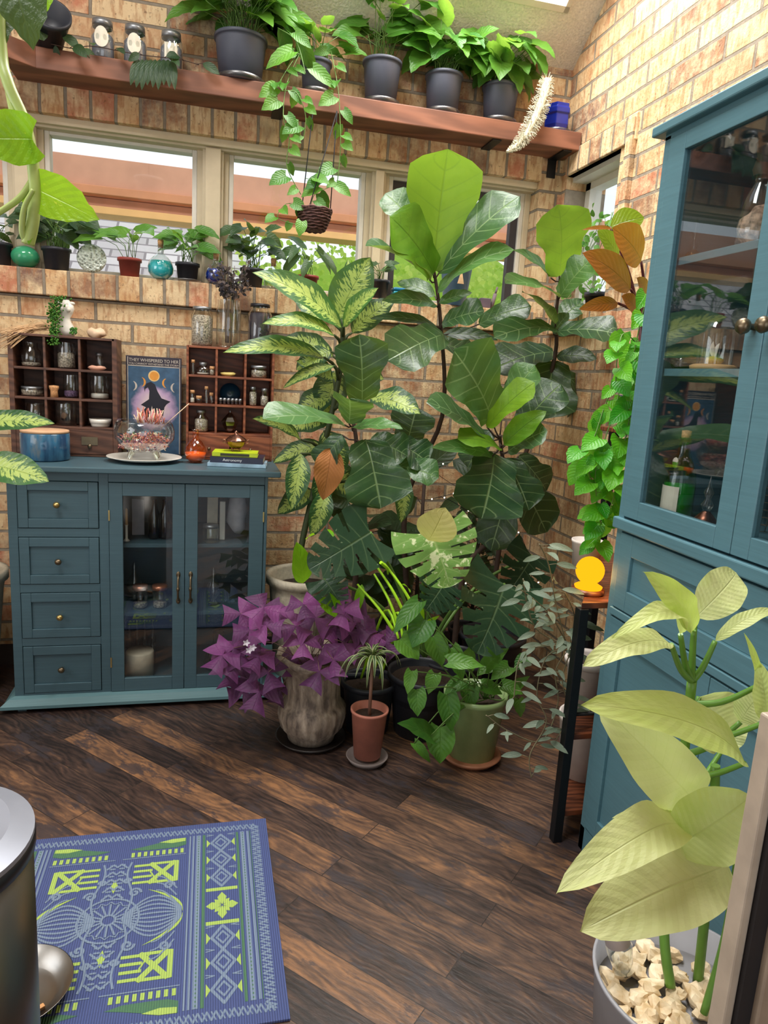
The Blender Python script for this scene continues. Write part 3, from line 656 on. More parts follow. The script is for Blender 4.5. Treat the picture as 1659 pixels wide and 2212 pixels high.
for k_ in range(16):
    A = 2*pi*k_/16; pale.L([(CX+.015*cos(A), CY+.015*sin(A)), (CX+.052*cos(A), CY+.052*sin(A))], .005)
    pale.L([(CX+.052*cos(A-.18), CY+.052*sin(A-.18)), (CX+.06*cos(A), CY+.06*sin(A)), (CX+.052*cos(A+.18), CY+.052*sin(A+.18))], .0028)
for r_ in (.016, .07): pale.L([(CX+r_*cos(2*pi*i/24), CY+r_*sin(2*pi*i/24)) for i in range(25)], .0055)
lime.b.build('lime_print', M_lime, mat_); pale.b.build('pale_print', M_pale, mat_); grn.b.build('green_print', M_grn, mat_)
# ================================================================ plants
M_soil = plain('potting_soil', (52, 38, 30), .95, grain=.2, gs=120, bump=.6)
M_stem = plain('green_stem', (96, 130, 60), .5); M_bark = plain('brown_trunk', (64, 46, 38), .8, grain=.15)
M_pstem = plain('pale_green_stem', (168, 188, 104), .45)
M_blackpot = plain('black_plastic_pot', (44, 46, 54), .45, grain=.02); M_greypot = plain('charcoal_plastic_pot', (76, 80, 94), .5, grain=.02)
M_sauc = thin_glass('clear_plastic_saucer', (.72, .74, .78), .3, 2, .12, .35)
L_fig = leafmat('fiddle_leaf', (30, 62, 42), (86, 134, 66), (160, 190, 130), 6, .55, rough=.33, trans=.3, veinamt=.55)
L_figlime = leafmat('lime_lit_fiddle_leaf', (84, 138, 30), (150, 190, 50), (70, 110, 40), 6, .55, rough=.36, trans=.5, veinamt=.5)  # brighter fig leaf; the top leaf's backlight is put into this colour
L_die = leafmat('dumbcane_leaf', (28, 72, 44), (70, 122, 58), (120, 150, 80), 12, .45, 'feather', (176, 198, 104), .30, rough=.4, trans=.35, veinamt=.35)
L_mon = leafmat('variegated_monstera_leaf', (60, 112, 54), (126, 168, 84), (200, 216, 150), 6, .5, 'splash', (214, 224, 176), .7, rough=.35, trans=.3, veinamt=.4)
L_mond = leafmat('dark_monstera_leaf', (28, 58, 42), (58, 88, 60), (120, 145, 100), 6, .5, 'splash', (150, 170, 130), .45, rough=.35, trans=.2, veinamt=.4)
L_poth = leafmat('pothos_leaf', (42, 104, 40), (112, 168, 60), (120, 165, 80), 7, 1, 'splash', (205, 220, 110), .32, rough=.35, trans=.35, veinamt=.3)
L_neon = leafmat('neon_pothos_leaf', (40, 150, 30), (120, 205, 40), (120, 210, 80), 7, 1, rough=.35, trans=.4, veinamt=.3)
L_lime = leafmat('lime_dumbcane_leaf', (200, 222, 110), (242, 244, 186), (216, 224, 140), 14, .4, rough=.45, trans=.45, veinamt=.35)
L_goldp = leafmat('golden_pothos_leaf', (96, 170, 20), (170, 220, 30), (190, 230, 60), 7, 1, 'splash', (210, 235, 70), .5, rough=.35, trans=.5, veinamt=.3)
L_org = leafmat('orange_philodendron_leaf', (150, 76, 24), (196, 120, 30), (104, 40, 30), 9, .8, rough=.3, trans=.4, veinamt=.5)
L_dead = leafmat('withered_leaf', (176, 104, 52), (204, 136, 76), (142, 82, 48), 12, 1, rough=.7, trans=.25, veinamt=.5)
L_oxa = leafmat('purple_shamrock_leaf', (80, 30, 84), (170, 84, 162), (130, 50, 122), 5, .5, rough=.5, trans=.35, veinamt=.25)
L_trad = leafmat('silver_wandering_leaf', (92, 112, 96), (150, 166, 146), (170, 180, 160), 3, 2, rough=.45, trans=.3, veinamt=.2, under=(120, 84, 110))
L_drac = leafmat('striped_dracaena_leaf', (40, 70, 40), (70, 100, 56), (210, 215, 160), 2, 2, 'stripe', (206, 210, 150), .5, rough=.4, trans=.25, veinamt=.3)
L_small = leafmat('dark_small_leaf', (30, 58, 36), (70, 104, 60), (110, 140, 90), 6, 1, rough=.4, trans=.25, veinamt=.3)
def lf(mb, b, t, w, Yb, Yt=None, kind='oval', up=None, bend=.08, cup=.12, wave=.02, tone=.5, **k):
    B = at(b[0], b[1], Y=Yb); T = at(t[0], t[1], Y=Yb if Yt is None else Yt)
    if up is None:
        u = (V((0, 0, HC))-B).normalized()*.75+V((0, 0, .65))
    else: u = V(up)
    W = msize(w, (B+T)/2); mb.leaf(B, T, W, u, kind, bend, cup, wave, tone, seed=random.random()*6, **k); return B, T
def pot(par, c, rt, rb, h, mat, rim=.008, wall=.004, seg=36, fill=.88, saucer=None, name='pot', rfun=None, rimh=.02):
    c = V(c); p = [(0.0005, 0), (rb, 0), (rb+(rt-rb)*.85, h*.86), (rt, h-rimh), (rt+rim, h-rimh), (rt+rim, h), (rt-wall*.3, h), (rt-wall, h-.01), (rb+(rt-rb)*.7-wall, h*.55), (0.0005, h*.5)]
    MB().lathe(p, c, seg, rfun=rfun).build(name, mat, par)
    rf = rb+(rt-rb)*fill-wall
    MB().lathe([(0.0005, h*fill+.004), (rf*.6, h*fill+.003), (rf, h*fill-.004)], c, 24).build('soil', M_soil, par)
    if saucer: MB().lathe([(0.0005, -.001), (saucer, -.001), (saucer+.012, .014), (saucer+.010, .014), (saucer-.002, .002)], c, 32).build('saucer', M_sauc if saucer is not None and mat in (M_blackpot, M_greypot) else mat, par)
def pxpot(par, cx, ytop, ybase, wtop, wbot, Y, mat, zbase=None, **k):
    """pot whose rim centre / base centre are seen at these pixels at depth Y"""
    B = at(cx, ybase, Y=Y); T_ = at(cx, ytop, Y=Y); 
    if zbase is not None: B.z = zbase
    h = T_.z-B.z; pot(par, (B.x, Y, B.z), msize(wtop, T_)/2, msize(wbot, B)/2, h, mat, **k); return V((B.x, Y, B.z)), h
random.seed(11)
# ---- fiddle leaf figs: (base, tip, width, Ybase, Ytip, tone, lime?)
def fig(label, loc, trunk, leaves, name='fiddle_leaf_fig', potd=None, limetone=.6):
    e = Empty(name, loc, label, 'potted plant', 'fiddle leaf figs in the corner')
    tb = MB().tube(spline(trunk, 6), [.013, .006], 8); g_, l_ = MB(), MB(); tp = [V(p) for p in trunk]
    for d in leaves:
        b, t, w, Yb, Yt, tone, lim = d[:7]; o = d[7] if len(d) > 7 else {}
        B, T_ = lf(l_ if lim else g_, b, t, w*1.13, Yb, Yt, 'fiddle' if w > 55 else 'oval', tone=tone, nu=8, nv=14, **{**dict(wave=.035, cup=.18, bend=.07), **o})
        q = min(spline(trunk, 10), key=lambda p: (p-B).length); q2 = q-V((0, 0, .015)); tb.tube([q2, (q2+B)/2+V((0, 0, -.006)), B], .003, 5)
    tb.build('trunk', M_bark, e)
    g_.build('foliage', L_fig, e)
    if l_.v: l_.build('young_foliage', L_figlime, e)
    if potd: pot(e, *potd)
    return e
fig('tallest fiddle leaf fig, one big light green leaf upright before the dark framed window', (.86, 2.78, 0),
 [(.86, 2.78, .25), (.80, 2.78, .8), at(955, 900, Y=2.76), at(952, 700, Y=2.74), at(936, 575, Y=2.72)],
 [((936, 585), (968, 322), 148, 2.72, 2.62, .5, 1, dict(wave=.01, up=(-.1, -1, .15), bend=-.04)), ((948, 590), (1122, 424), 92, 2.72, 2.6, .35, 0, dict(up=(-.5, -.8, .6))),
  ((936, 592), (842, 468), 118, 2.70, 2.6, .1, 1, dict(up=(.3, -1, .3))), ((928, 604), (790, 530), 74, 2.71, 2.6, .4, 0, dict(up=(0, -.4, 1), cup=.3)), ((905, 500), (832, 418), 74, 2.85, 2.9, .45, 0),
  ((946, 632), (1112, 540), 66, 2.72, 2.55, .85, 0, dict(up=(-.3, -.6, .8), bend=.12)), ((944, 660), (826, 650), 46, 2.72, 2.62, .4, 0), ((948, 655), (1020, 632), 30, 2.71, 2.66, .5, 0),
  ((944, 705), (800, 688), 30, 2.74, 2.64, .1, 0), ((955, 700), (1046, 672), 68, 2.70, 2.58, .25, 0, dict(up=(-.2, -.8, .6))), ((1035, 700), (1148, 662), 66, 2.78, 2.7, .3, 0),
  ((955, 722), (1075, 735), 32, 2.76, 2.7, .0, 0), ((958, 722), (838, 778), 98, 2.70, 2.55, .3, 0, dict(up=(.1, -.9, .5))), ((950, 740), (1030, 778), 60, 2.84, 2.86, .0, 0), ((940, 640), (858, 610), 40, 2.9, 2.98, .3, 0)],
 potd=((.86, 2.80, 0), .15, .12, .27, M_blackpot))
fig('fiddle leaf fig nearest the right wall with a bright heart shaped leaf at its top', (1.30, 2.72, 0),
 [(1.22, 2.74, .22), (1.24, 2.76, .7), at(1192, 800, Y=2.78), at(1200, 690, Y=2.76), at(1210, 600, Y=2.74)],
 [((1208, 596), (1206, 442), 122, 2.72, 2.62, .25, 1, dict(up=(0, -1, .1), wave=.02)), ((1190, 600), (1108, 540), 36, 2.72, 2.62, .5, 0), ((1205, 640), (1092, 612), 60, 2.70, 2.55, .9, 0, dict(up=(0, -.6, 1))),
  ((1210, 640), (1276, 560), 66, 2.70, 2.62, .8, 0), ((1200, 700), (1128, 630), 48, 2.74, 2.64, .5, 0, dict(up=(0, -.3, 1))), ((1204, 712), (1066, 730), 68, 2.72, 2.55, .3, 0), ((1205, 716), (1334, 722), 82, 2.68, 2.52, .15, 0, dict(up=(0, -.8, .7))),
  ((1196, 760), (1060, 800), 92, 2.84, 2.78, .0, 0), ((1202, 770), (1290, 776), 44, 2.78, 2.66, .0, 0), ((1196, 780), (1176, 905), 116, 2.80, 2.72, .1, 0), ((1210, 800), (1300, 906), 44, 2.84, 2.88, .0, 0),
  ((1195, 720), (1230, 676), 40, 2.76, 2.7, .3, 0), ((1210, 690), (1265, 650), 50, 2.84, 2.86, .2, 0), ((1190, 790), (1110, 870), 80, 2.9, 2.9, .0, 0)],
 potd=((1.23, 2.74, 0), .14, .11, .24, M_blackpot))
fig('shorter fiddle leaf fig in the middle with glossy leaves and lime leaves', (1.02, 2.5, 0),
 [(.98, 2.55, .22), (1.0, 2.54, .6), at(1110, 1120, Y=2.5), at(1085, 985, Y=2.46), at(1080, 940, Y=2.44)],
 [((1062, 905), (980, 756), 146, 2.42, 2.34, .55, 0, dict(up=(.1, -1, .35), cup=.25)), ((1052, 922), (1155, 826), 62, 2.40, 2.3, .6, 1), ((1085, 890), (1156, 788), 66, 2.46, 2.4, .8, 0), ((1050, 950), (922, 868), 76, 2.40, 2.3, .4, 0, dict(up=(.2, -.6, .8))),
  ((1080, 968), (988, 948), 56, 2.38, 2.28, .3, 1), ((1088, 962), (1180, 888), 54, 2.40, 2.34, .2, 1), ((1064, 985), (932, 968), 44, 2.36, 2.26, .9, 0), ((1068, 980), (1040, 1120), 150, 2.38, 2.28, .15, 0, dict(up=(0, -1, .25))),
  ((1098, 975), (1182, 930), 66, 2.42, 2.32, .35, 0), ((1092, 990), (1142, 1102), 84, 2.40, 2.32, .1, 0, dict(up=(0, -1, .3))), ((1120, 930), (1212, 830), 90, 2.54, 2.5, .1, 0), ((1060, 930), (1010, 1010), 60, 2.5, 2.5, .0, 0),
  ((1120, 985), (1180, 1060), 70, 2.5, 2.5, .0, 0), ((1100, 1010), (1180, 1150), 90, 2.56, 2.5, .0, 0), ((1110, 1030), (1060, 1190), 80, 2.56, 2.5, .0, 0)],
 potd=((.98, 2.55, 0), .13, .10, .22, M_blackpot))
fig('front left fiddle leaf fig with a wide pale leaf spread flat toward the books', (.52, 2.52, 0),
 [(.56, 2.6, .2), (.56, 2.58, .6), at(770, 1100, Y=2.5), at(770, 960, Y=2.46), at(760, 900, Y=2.46)],
 [((782, 868), (776, 722), 108, 2.46, 2.42, .1, 0, dict(up=(0, -1, .3))), ((744, 918), (568, 905), 84, 2.42, 2.26, .95, 0, dict(up=(0, -.55, 1), wave=.02)), ((754, 915), (755, 862), 88, 2.40, 2.34, .5, 0, dict(up=(0, -.4, 1), cup=.4)), ((760, 924), (870, 926), 46, 2.40, 2.3, .95, 0, dict(up=(0, -.55, 1))),
  ((790, 950), (822, 1098), 136, 2.38, 2.28, .2, 0, dict(up=(0, -1, .35))), ((855, 955), (925, 1000), 78, 2.5, 2.46, .1, 0), ((845, 1005), (948, 1032), 66, 2.48, 2.4, .55, 0), ((800, 950), (880, 985), 80, 2.48, 2.44, .2, 0), ((880, 960), (900, 880), 90, 2.62, 2.6, .0, 0), ((740, 940), (690, 1010), 60, 2.5, 2.5, .1, 0)],
 potd=((.56, 2.60, 0), .12, .10, .2, M_blackpot))
# ---- big dumb cane in the large white pot
dc = Empty('dumb_cane', (.42, 2.82, 0), 'large dumb cane with feathered cream leaves in the ribbed pot behind the urn', 'potted plant')
M_cer = plain('cream_textured_ceramic', (196, 186, 166), .6, grain=.08, gs=60, bump=.5)
def pl(x, y, Y): return at(x, y, Y=Y)
mb = MB(); st = MB()
TR = [(.36, 2.80, .3), pl(648, 1200, 2.78), pl(680, 1050, 2.76), pl(715, 900, 2.72), pl(738, 780, 2.7), pl(740, 690, 2.68)]
st.tube(spline(TR, 6), [.014, .009], 8)
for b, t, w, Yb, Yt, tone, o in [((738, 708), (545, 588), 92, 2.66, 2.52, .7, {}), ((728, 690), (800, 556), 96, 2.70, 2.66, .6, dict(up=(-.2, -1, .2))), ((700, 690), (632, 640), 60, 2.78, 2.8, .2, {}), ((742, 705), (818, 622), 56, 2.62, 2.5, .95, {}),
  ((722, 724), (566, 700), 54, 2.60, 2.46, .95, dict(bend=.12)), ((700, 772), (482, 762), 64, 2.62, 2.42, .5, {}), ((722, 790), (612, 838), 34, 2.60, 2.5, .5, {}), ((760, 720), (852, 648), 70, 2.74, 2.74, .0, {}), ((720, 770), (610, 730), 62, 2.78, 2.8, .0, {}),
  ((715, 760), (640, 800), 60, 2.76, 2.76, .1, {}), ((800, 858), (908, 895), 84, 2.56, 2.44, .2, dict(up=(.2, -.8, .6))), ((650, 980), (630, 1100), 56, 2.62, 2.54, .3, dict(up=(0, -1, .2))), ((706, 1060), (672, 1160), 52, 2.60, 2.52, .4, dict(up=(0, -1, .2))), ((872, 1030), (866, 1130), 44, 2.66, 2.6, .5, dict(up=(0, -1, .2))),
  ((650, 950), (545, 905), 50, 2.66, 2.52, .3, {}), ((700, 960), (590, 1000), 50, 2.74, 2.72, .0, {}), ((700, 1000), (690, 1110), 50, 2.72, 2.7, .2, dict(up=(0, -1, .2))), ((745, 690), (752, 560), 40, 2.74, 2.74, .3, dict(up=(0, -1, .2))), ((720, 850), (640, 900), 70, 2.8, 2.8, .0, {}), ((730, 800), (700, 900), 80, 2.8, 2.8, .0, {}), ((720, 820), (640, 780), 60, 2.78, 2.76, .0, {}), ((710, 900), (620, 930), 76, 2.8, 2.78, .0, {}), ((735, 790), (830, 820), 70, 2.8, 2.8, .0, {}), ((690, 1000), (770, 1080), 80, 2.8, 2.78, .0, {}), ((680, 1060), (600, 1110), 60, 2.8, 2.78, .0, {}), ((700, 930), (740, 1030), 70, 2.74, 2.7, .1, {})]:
    B, T_ = lf(mb, b, t, w, Yb, Yt, 'lance', tone=tone, nu=8, nv=14, wave=.03, bend=o.pop('bend', .09), cup=.2, **o)
    q = min(spline(TR, 8), key=lambda p: (p-B).length+abs(p.z-B.z+.05)); st.tube([q, (q+B)/2+V((0, 0, .01)), B], [.008, .004], 6)
mb.build('foliage', L_die, dc); st.build('stem', plain('dumb_cane_stem', (64, 76, 46), .6), dc)
dm = MB(); B, T_ = lf(dm, (716, 968), (698, 1080), 66, 2.5, 2.42, 'oval', tone=.5, up=(0, -1, .3), nu=8, nv=14, wave=.05, cup=.25); dm.build('withered_leaf', L_dead, dc, label='withered orange brown leaf'); MB().tube([B+V((.01, .02, .03)), B], .003, 6).build('petiole', M_pstem, dc)
PB = at(650, 1480, Y=2.84); 
pot(dc, (.405, 2.86, 0), .155, .12, .49, M_cer, rim=.012, rimh=.035, wall=.012, rfun=lambda a, z: 1+.012*sin(a*26)*(1 if .05 < z < .44 else 0), seg=104)
# ---- left foreground: white planter with dumb cane beside the sideboard
dl = Empty('dumb_cane', (-.93, 2.62, 0), 'dumb cane in the planter at the left edge, leaves reaching over the blue canister', 'potted plant')
mb = MB()
lf(mb, (-60, 915), (118, 915), 66, 2.32, 2.30, 'lance', tone=.35, up=(0, -.7, .8), nu=10, nv=16, bend=.05); lf(mb, (-50, 1000), (106, 1040), 92, 2.26, 2.24, 'lance', tone=.75, up=(0, -.7, .8), nu=10, nv=16, bend=.06); lf(mb, (-160, 860), (-30, 820), 70, 2.5, 2.5, 'lance')
st = MB().tube(spline([(-.93, 2.88, .45), (-.9, 2.66, .9), at(-60, 915, Y=2.32)], 6), [.014, .006], 8).tube(spline([(-.93, 2.88, .45), (-.88, 2.55, .85), at(-50, 1000, Y=2.26)], 6), [.012, .005], 8)
mb.build('foliage', L_die, dl); st.build('stem', M_pstem, dl); 
pot(dl, (-.935, 2.90, 0), .168, .12, .50, M_cer, rim=.012, rimh=.035, wall=.012)
# ---- monstera
mo = Empty('variegated_monstera', (.78, 2.36, 0), 'cream splashed monstera with one big holed leaf in the dark middle of the corner', 'potted plant')
mb, md_, st = MB(), MB(), MB(); R0 = V((.80, 2.38, .3))
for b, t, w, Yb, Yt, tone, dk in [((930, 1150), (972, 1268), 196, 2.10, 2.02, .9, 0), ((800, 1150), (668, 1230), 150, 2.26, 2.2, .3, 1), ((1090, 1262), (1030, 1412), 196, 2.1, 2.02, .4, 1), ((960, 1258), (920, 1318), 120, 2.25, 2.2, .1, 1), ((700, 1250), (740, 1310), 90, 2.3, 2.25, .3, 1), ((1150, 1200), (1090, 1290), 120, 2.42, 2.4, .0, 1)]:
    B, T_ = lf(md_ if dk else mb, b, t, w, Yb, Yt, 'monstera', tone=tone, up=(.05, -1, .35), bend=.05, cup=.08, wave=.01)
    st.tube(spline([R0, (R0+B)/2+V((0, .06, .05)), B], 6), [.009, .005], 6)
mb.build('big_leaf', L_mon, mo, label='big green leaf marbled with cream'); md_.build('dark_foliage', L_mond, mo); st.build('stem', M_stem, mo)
lo = MB(); lf(lo, (926, 1168), (962, 1096), 92, 2.07, 2.05, 'oval', up=(0, -1, .3), tone=.9); lo.build('cream_lobe', leafmat('cream_monstera_lobe', (206, 196, 116), (222, 210, 140), (180, 170, 90), 6, rough=.4), mo, label='pale cream lobe of the holed leaf')
pot(mo, (.80, 2.38, 0), .13, .10, .24, M_blackpot)
# ---- sunlit monstera stalks and blades behind the urn, sunlight painted as lime
ll = Empty('sunlit_stem_plant', (.60, 2.42, 0), 'monstera stalks and blades with sunlight painted lime between the urn and the monstera', 'potted plant')
mb = MB(); st = MB(); M_limes = leafmat('sun_painted_blade', (120, 200, 10), (190, 245, 40), (210, 250, 90), 6, rough=.4, trans=.55, veinamt=.2)
for a, b in [((800, 1205), (878, 1335)), ((812, 1195), (905, 1330)), ((808, 1240), (860, 1350)), ((772, 1262), (850, 1362)), ((880, 1290), (910, 1390)), ((905, 1310), (890, 1400)), ((838, 1240), (822, 1215))]:
    A, B = at(*a, Y=2.28), at(*b, Y=2.2); st.tube(spline([A, (A+B)/2+V((.004, -.02, .006)), B], 5), [.0035, .006], 6)
for b, t, w in [((782, 1262), (770, 1328), 22), ((690, 1290), (728, 1335), 30), ((735, 1345), (712, 1280), 20), ((905, 1360), (912, 1302), 22), ((900, 1395), (935, 1340), 24), ((760, 1320), (725, 1300), 26), ((885, 1280), (868, 1262), 14), ((662, 1165), (680, 1155), 16), ((700, 1145), (722, 1168), 22), ((905, 1370), (950, 1330), 18), ((655, 1260), (640, 1170), 50)]:
    lf(mb, b, t, w, 2.3, 2.24, 'lance', tone=random.random())
mb.build('foliage', M_limes, ll); 
for p in [(.60, 2.40), (.64, 2.42), (.57, 2.43)]: st.tube(spline([(p[0], p[1], .2), (p[0]+.05, p[1]-.1, .5), at(870+(p[0]-.6)*300, 1380, Y=2.24)], 5), .005, 6)
st.build('stem', plain('sun_painted_stalk', (170, 225, 40), .45), ll); pot(ll, (.60, 2.42, 0), .10, .08, .2, M_blackpot)
# ---- purple shamrock in the fluted urn
ox = Empty('purple_shamrock', (.376, 2.37, 0), 'purple shamrock plant spilling over the fluted stone urn', 'potted plant')
mb = MB(); st = MB(); UC = V((.378, 2.37, 0)); CR = at(672, 1430, Y=2.37)
oxs = [(520, 1325), (570, 1312), (600, 1340), (655, 1305), (700, 1292), (742, 1318), (770, 1345), (812, 1372), (835, 1388), (640, 1352), (590, 1372), (540, 1360), (505, 1400), (480, 1415), (512, 1430), (560, 1418), (610, 1405), (655, 1388), (700, 1368), (745, 1390), (790, 1360), (580, 1452), (630, 1455), (540, 1470), (500, 1450), (560, 1495), (605, 1490), (640, 1430), (690, 1410), (725, 1352), (760, 1300), (680, 1335), (545, 1392), (720, 1425), (650, 1478), (600, 1320), (525, 1495), (575, 1350), (690, 1450)]
oxs = [q_ for i, q_ in enumerate(oxs) if i % 6 != 4]
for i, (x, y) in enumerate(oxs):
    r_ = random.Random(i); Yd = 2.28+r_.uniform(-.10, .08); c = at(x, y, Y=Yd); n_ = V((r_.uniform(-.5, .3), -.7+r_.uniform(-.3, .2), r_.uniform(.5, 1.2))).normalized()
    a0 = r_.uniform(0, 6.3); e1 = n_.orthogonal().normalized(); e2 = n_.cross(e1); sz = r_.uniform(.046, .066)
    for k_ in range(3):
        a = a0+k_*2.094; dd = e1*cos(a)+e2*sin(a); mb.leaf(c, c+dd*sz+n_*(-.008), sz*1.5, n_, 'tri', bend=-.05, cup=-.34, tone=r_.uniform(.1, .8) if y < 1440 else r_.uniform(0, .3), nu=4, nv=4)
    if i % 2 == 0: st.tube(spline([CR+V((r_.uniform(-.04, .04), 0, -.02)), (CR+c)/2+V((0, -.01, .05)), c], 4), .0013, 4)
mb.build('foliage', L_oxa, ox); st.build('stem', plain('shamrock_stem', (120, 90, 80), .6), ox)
fl_ = MB()
for x, y in ((532, 1388), (546, 1398), (538, 1404)):
    c = at(x, y, Y=2.16)
    for k_ in range(5): a = k_*1.257; fl_.leaf(c, c+V((cos(a)*.013, -.004, sin(a)*.013)), .008, (0, -1, 0), 'oval', nu=2, nv=3)
fl_.build('flowers', plain('white_petal', (235, 225, 235), .5), ox)
g = G('weathered_stone_urn'); o = g.obj(); n = g.noise(g.scale(o, (1, 1, .35)), 28, 5, .6); g.pbr(Base_Color=g.ramp(n, [(.35, lin((96, 84, 76))), (.55, lin((160, 144, 128))), (.7, lin((200, 186, 168)))]), Roughness=.7, Normal=g.bump(n, .5, .006)); M_urn = g.m
ub = at(670, 1612, Y=2.37).z; prof = [(.0005, .008), (.095, .008), (.10, .03), (.125, .06), (.136, .10), (.134, .135), (.118, .152), (.112, .165), (.108, .21), (.112, .27), (.128, .30), (.15, .318), (.152, .332), (.135, .335), (.10, .315), (.09, .25), (.0005, .24)]
MB().lathe([(r*.9, z*1.0) for r, z in prof], UC, 96, rfun=lambda a, z: (1+.045*abs(sin(a*11))-.02) if .03 < z < .14 else (1+.012*sin(a*22) if .16 < z < .29 else (1+.025*sin(a*8) if z > .31 and z < .34 else 1))).build('urn', M_urn, ox)
MB().lathe([(.0005, .298), (.06, .3), (.092, .292)], UC, 24).build('soil', M_soil, ox)
MB().lathe([(.0005, .0), (.115, .0), (.13, .018), (.125, .018), (.112, .006), (.0005, .006)], UC, 40).build('saucer', plain('dark_saucer', (40, 34, 32), .4), ox)
# ---- dracaena in terracotta
dr = Empty('striped_dracaena', (.56, 2.19, 0), 'small striped dracaena on a bare stem in the terracotta pot', 'potted plant')
mb = MB(); C0 = at(805, 1425, Y=2.19)
for i in range(30):
    r_ = random.Random(i+50); a = i*2.4; L_ = r_.uniform(.085, .125); el = r_.uniform(-.2, 1.1); dd = V((cos(a)*cos(el), sin(a)*cos(el)*.9, sin(el)))
    T_ = C0+dd*L_+V((0, 0, -.05)); mb.leaf(C0+V((0, 0, r_.uniform(-.02, .02))), T_, .013, (0, 0, 1), 'strap', bend=.35, cup=.3, tone=r_.random(), nu=4, nv=9)
mb.build('foliage', L_drac, dr); MB().tube([C0, (C0.x, 2.19, .14)], .006, 8).build('stem', plain('pinkish_stem', (126, 92, 76), .7), dr)
M_terra = plain('embossed_terracotta', (178, 112, 94), .6, grain=.05)
MB().lathe([(.0005, .022), (.047, .022), (.062, .185), (.066, .188), (.066, .197), (.06, .197), (.056, .17), (.0005, .165)], (C0.x, 2.19, 0), 72, rfun=lambda a, z: 1+(.012*(sin(a*12+(pi if int(z*45) % 2 else 0))) if .03 < z < .18 else 0)).build('pot', M_terra, dr)
MB().lathe([(.0005, .172), (.055, .17)], (C0.x, 2.19, 0), 24).build('soil', M_soil, dr)
MB().lathe([(.0005, .0), (.06, .0), (.074, .022), (.069, .022), (.058, .008), (.0005, .02)], (C0.x, 2.19, 0), 40).build('saucer', plain('grey_saucer', (120, 108, 104), .6), dr)
# ---- pothos in green pot
gp = Empty('pothos', (.93, 2.14, 0), 'pothos trailing over the glossy sage green pot on a wooden saucer', 'potted plant')
M_sage = plain('glossy_sage_ceramic', (158, 186, 126), .18, grain=.03)
GC = V((.925, 2.16, 0)); mb = MB(); st = MB()
MB().lathe([(.0005, .022), (.085, .022), (.106, .232), (.113, .236), (.113, .252), (.106, .255), (.1, .22), (.0005, .2)], GC, 56, rfun=lambda a, z: 1).build('pot', M_sage, gp)
MB().lathe([(.0005, .225), (.1, .222)], GC, 24).build('soil', M_soil, gp)
MB().lathe([(.0005, 0), (.09, 0), (.11, .022), (.104, .024), (.0005, .02)], GC, 40).build('saucer', plain('terracotta_saucer', (150, 98, 70), .6), gp)
gl = [((935, 1375), (955, 1440), 52), ((968, 1430), (1045, 1440), 40), ((940, 1455), (925, 1500), 34), ((900, 1490), (902, 1548), 42), ((930, 1590), (858, 1562), 52), ((952, 1570), (950, 1650), 64), ((895, 1605), (930, 1648), 24), ((920, 1340), (890, 1440-40), 60), ((865, 1380), (905, 1425), 56), ((905, 1300), (850, 1370), 40), ((965, 1500), (975, 1580), 50), ((1010, 1480), (1022, 1530), 42), ((1040, 1480), (1085, 1500), 36), ((1085, 1480), (1130, 1500), 34), ((1100, 1440), (1060, 1470), 40), ((1140, 1420), (1110, 1450), 34), ((1000, 1470), (960, 1500), 36), ((1070, 1430), (1030, 1460), 40), ((1030, 1395), (1085, 1420), 44), ((975, 1400), (1000, 1470), 40), ((1100, 1500), (1145, 1460), 30), ((1050, 1440), (1100, 1400), 40), ((1010, 1440), (1020, 1390), 36), ((1120, 1510), (1125, 1550), 26), ((990, 1520), (955, 1545), 34), ((890, 1450), (880, 1500), 30)]
for i, (b, t, w) in enumerate(gl):
    r_ = random.Random(i); Yd = 2.02+r_.uniform(0, .08) if b[0] < 1000 else 2.06+r_.uniform(0, .1)
    B, T_ = lf(mb, b, t, w, Yd, Yd-.03, 'heart', tone=r_.uniform(.1, .9), wave=.02, cup=.2, nu=8, nv=12)
    q = V((GC.x+r_.uniform(-.06, .06), GC.y-.03, .24)); m1 = (q+B)/2+V((0, -.03, .04 if B.z > .25 else .0)); 
    if B.z < .22: m1 = V((B.x*.6+q.x*.4, B.y, max(B.z+.06, .24)))
    st.tube(spline([q, m1, B], 5), .0022, 5)
mb.build('foliage', L_poth, gp); st.build('stem', M_stem, gp)
def vine(pts, mbl, mbs, n, L, w, kind='heart', r=.002, seed=0, tr=(0, 1), up=None, hang=.6, side=.8):
    c = spline(pts, 10); mbs.tube(c, r, 5); R_ = random.Random(seed)
    for i in range(n):
        p = c[min(len(c)-1, int((i+.5)/n*len(c)))]; a = R_.uniform(0, 6.3); l = L*R_.uniform(.7, 1.2)
        dd = V((cos(a)*side, sin(a)*side*.7-.25, -hang*R_.uniform(.4, 1.3))).normalized(); b = p+V((dd.x, dd.y, .2))*l*.35
        mbs.tube([p, b], r*.6, 4); u = up or ((V((0, 0, HC))-p).normalized()+V((R_.uniform(-.5, .5), 0, .5)))
        mbl.leaf(b, b+dd*l, w*l/L*R_.uniform(.85, 1.15), u, kind, bend=.08, cup=.2, wave=.02, tone=R_.uniform(*tr), seed=i, nu=6, nv=8)
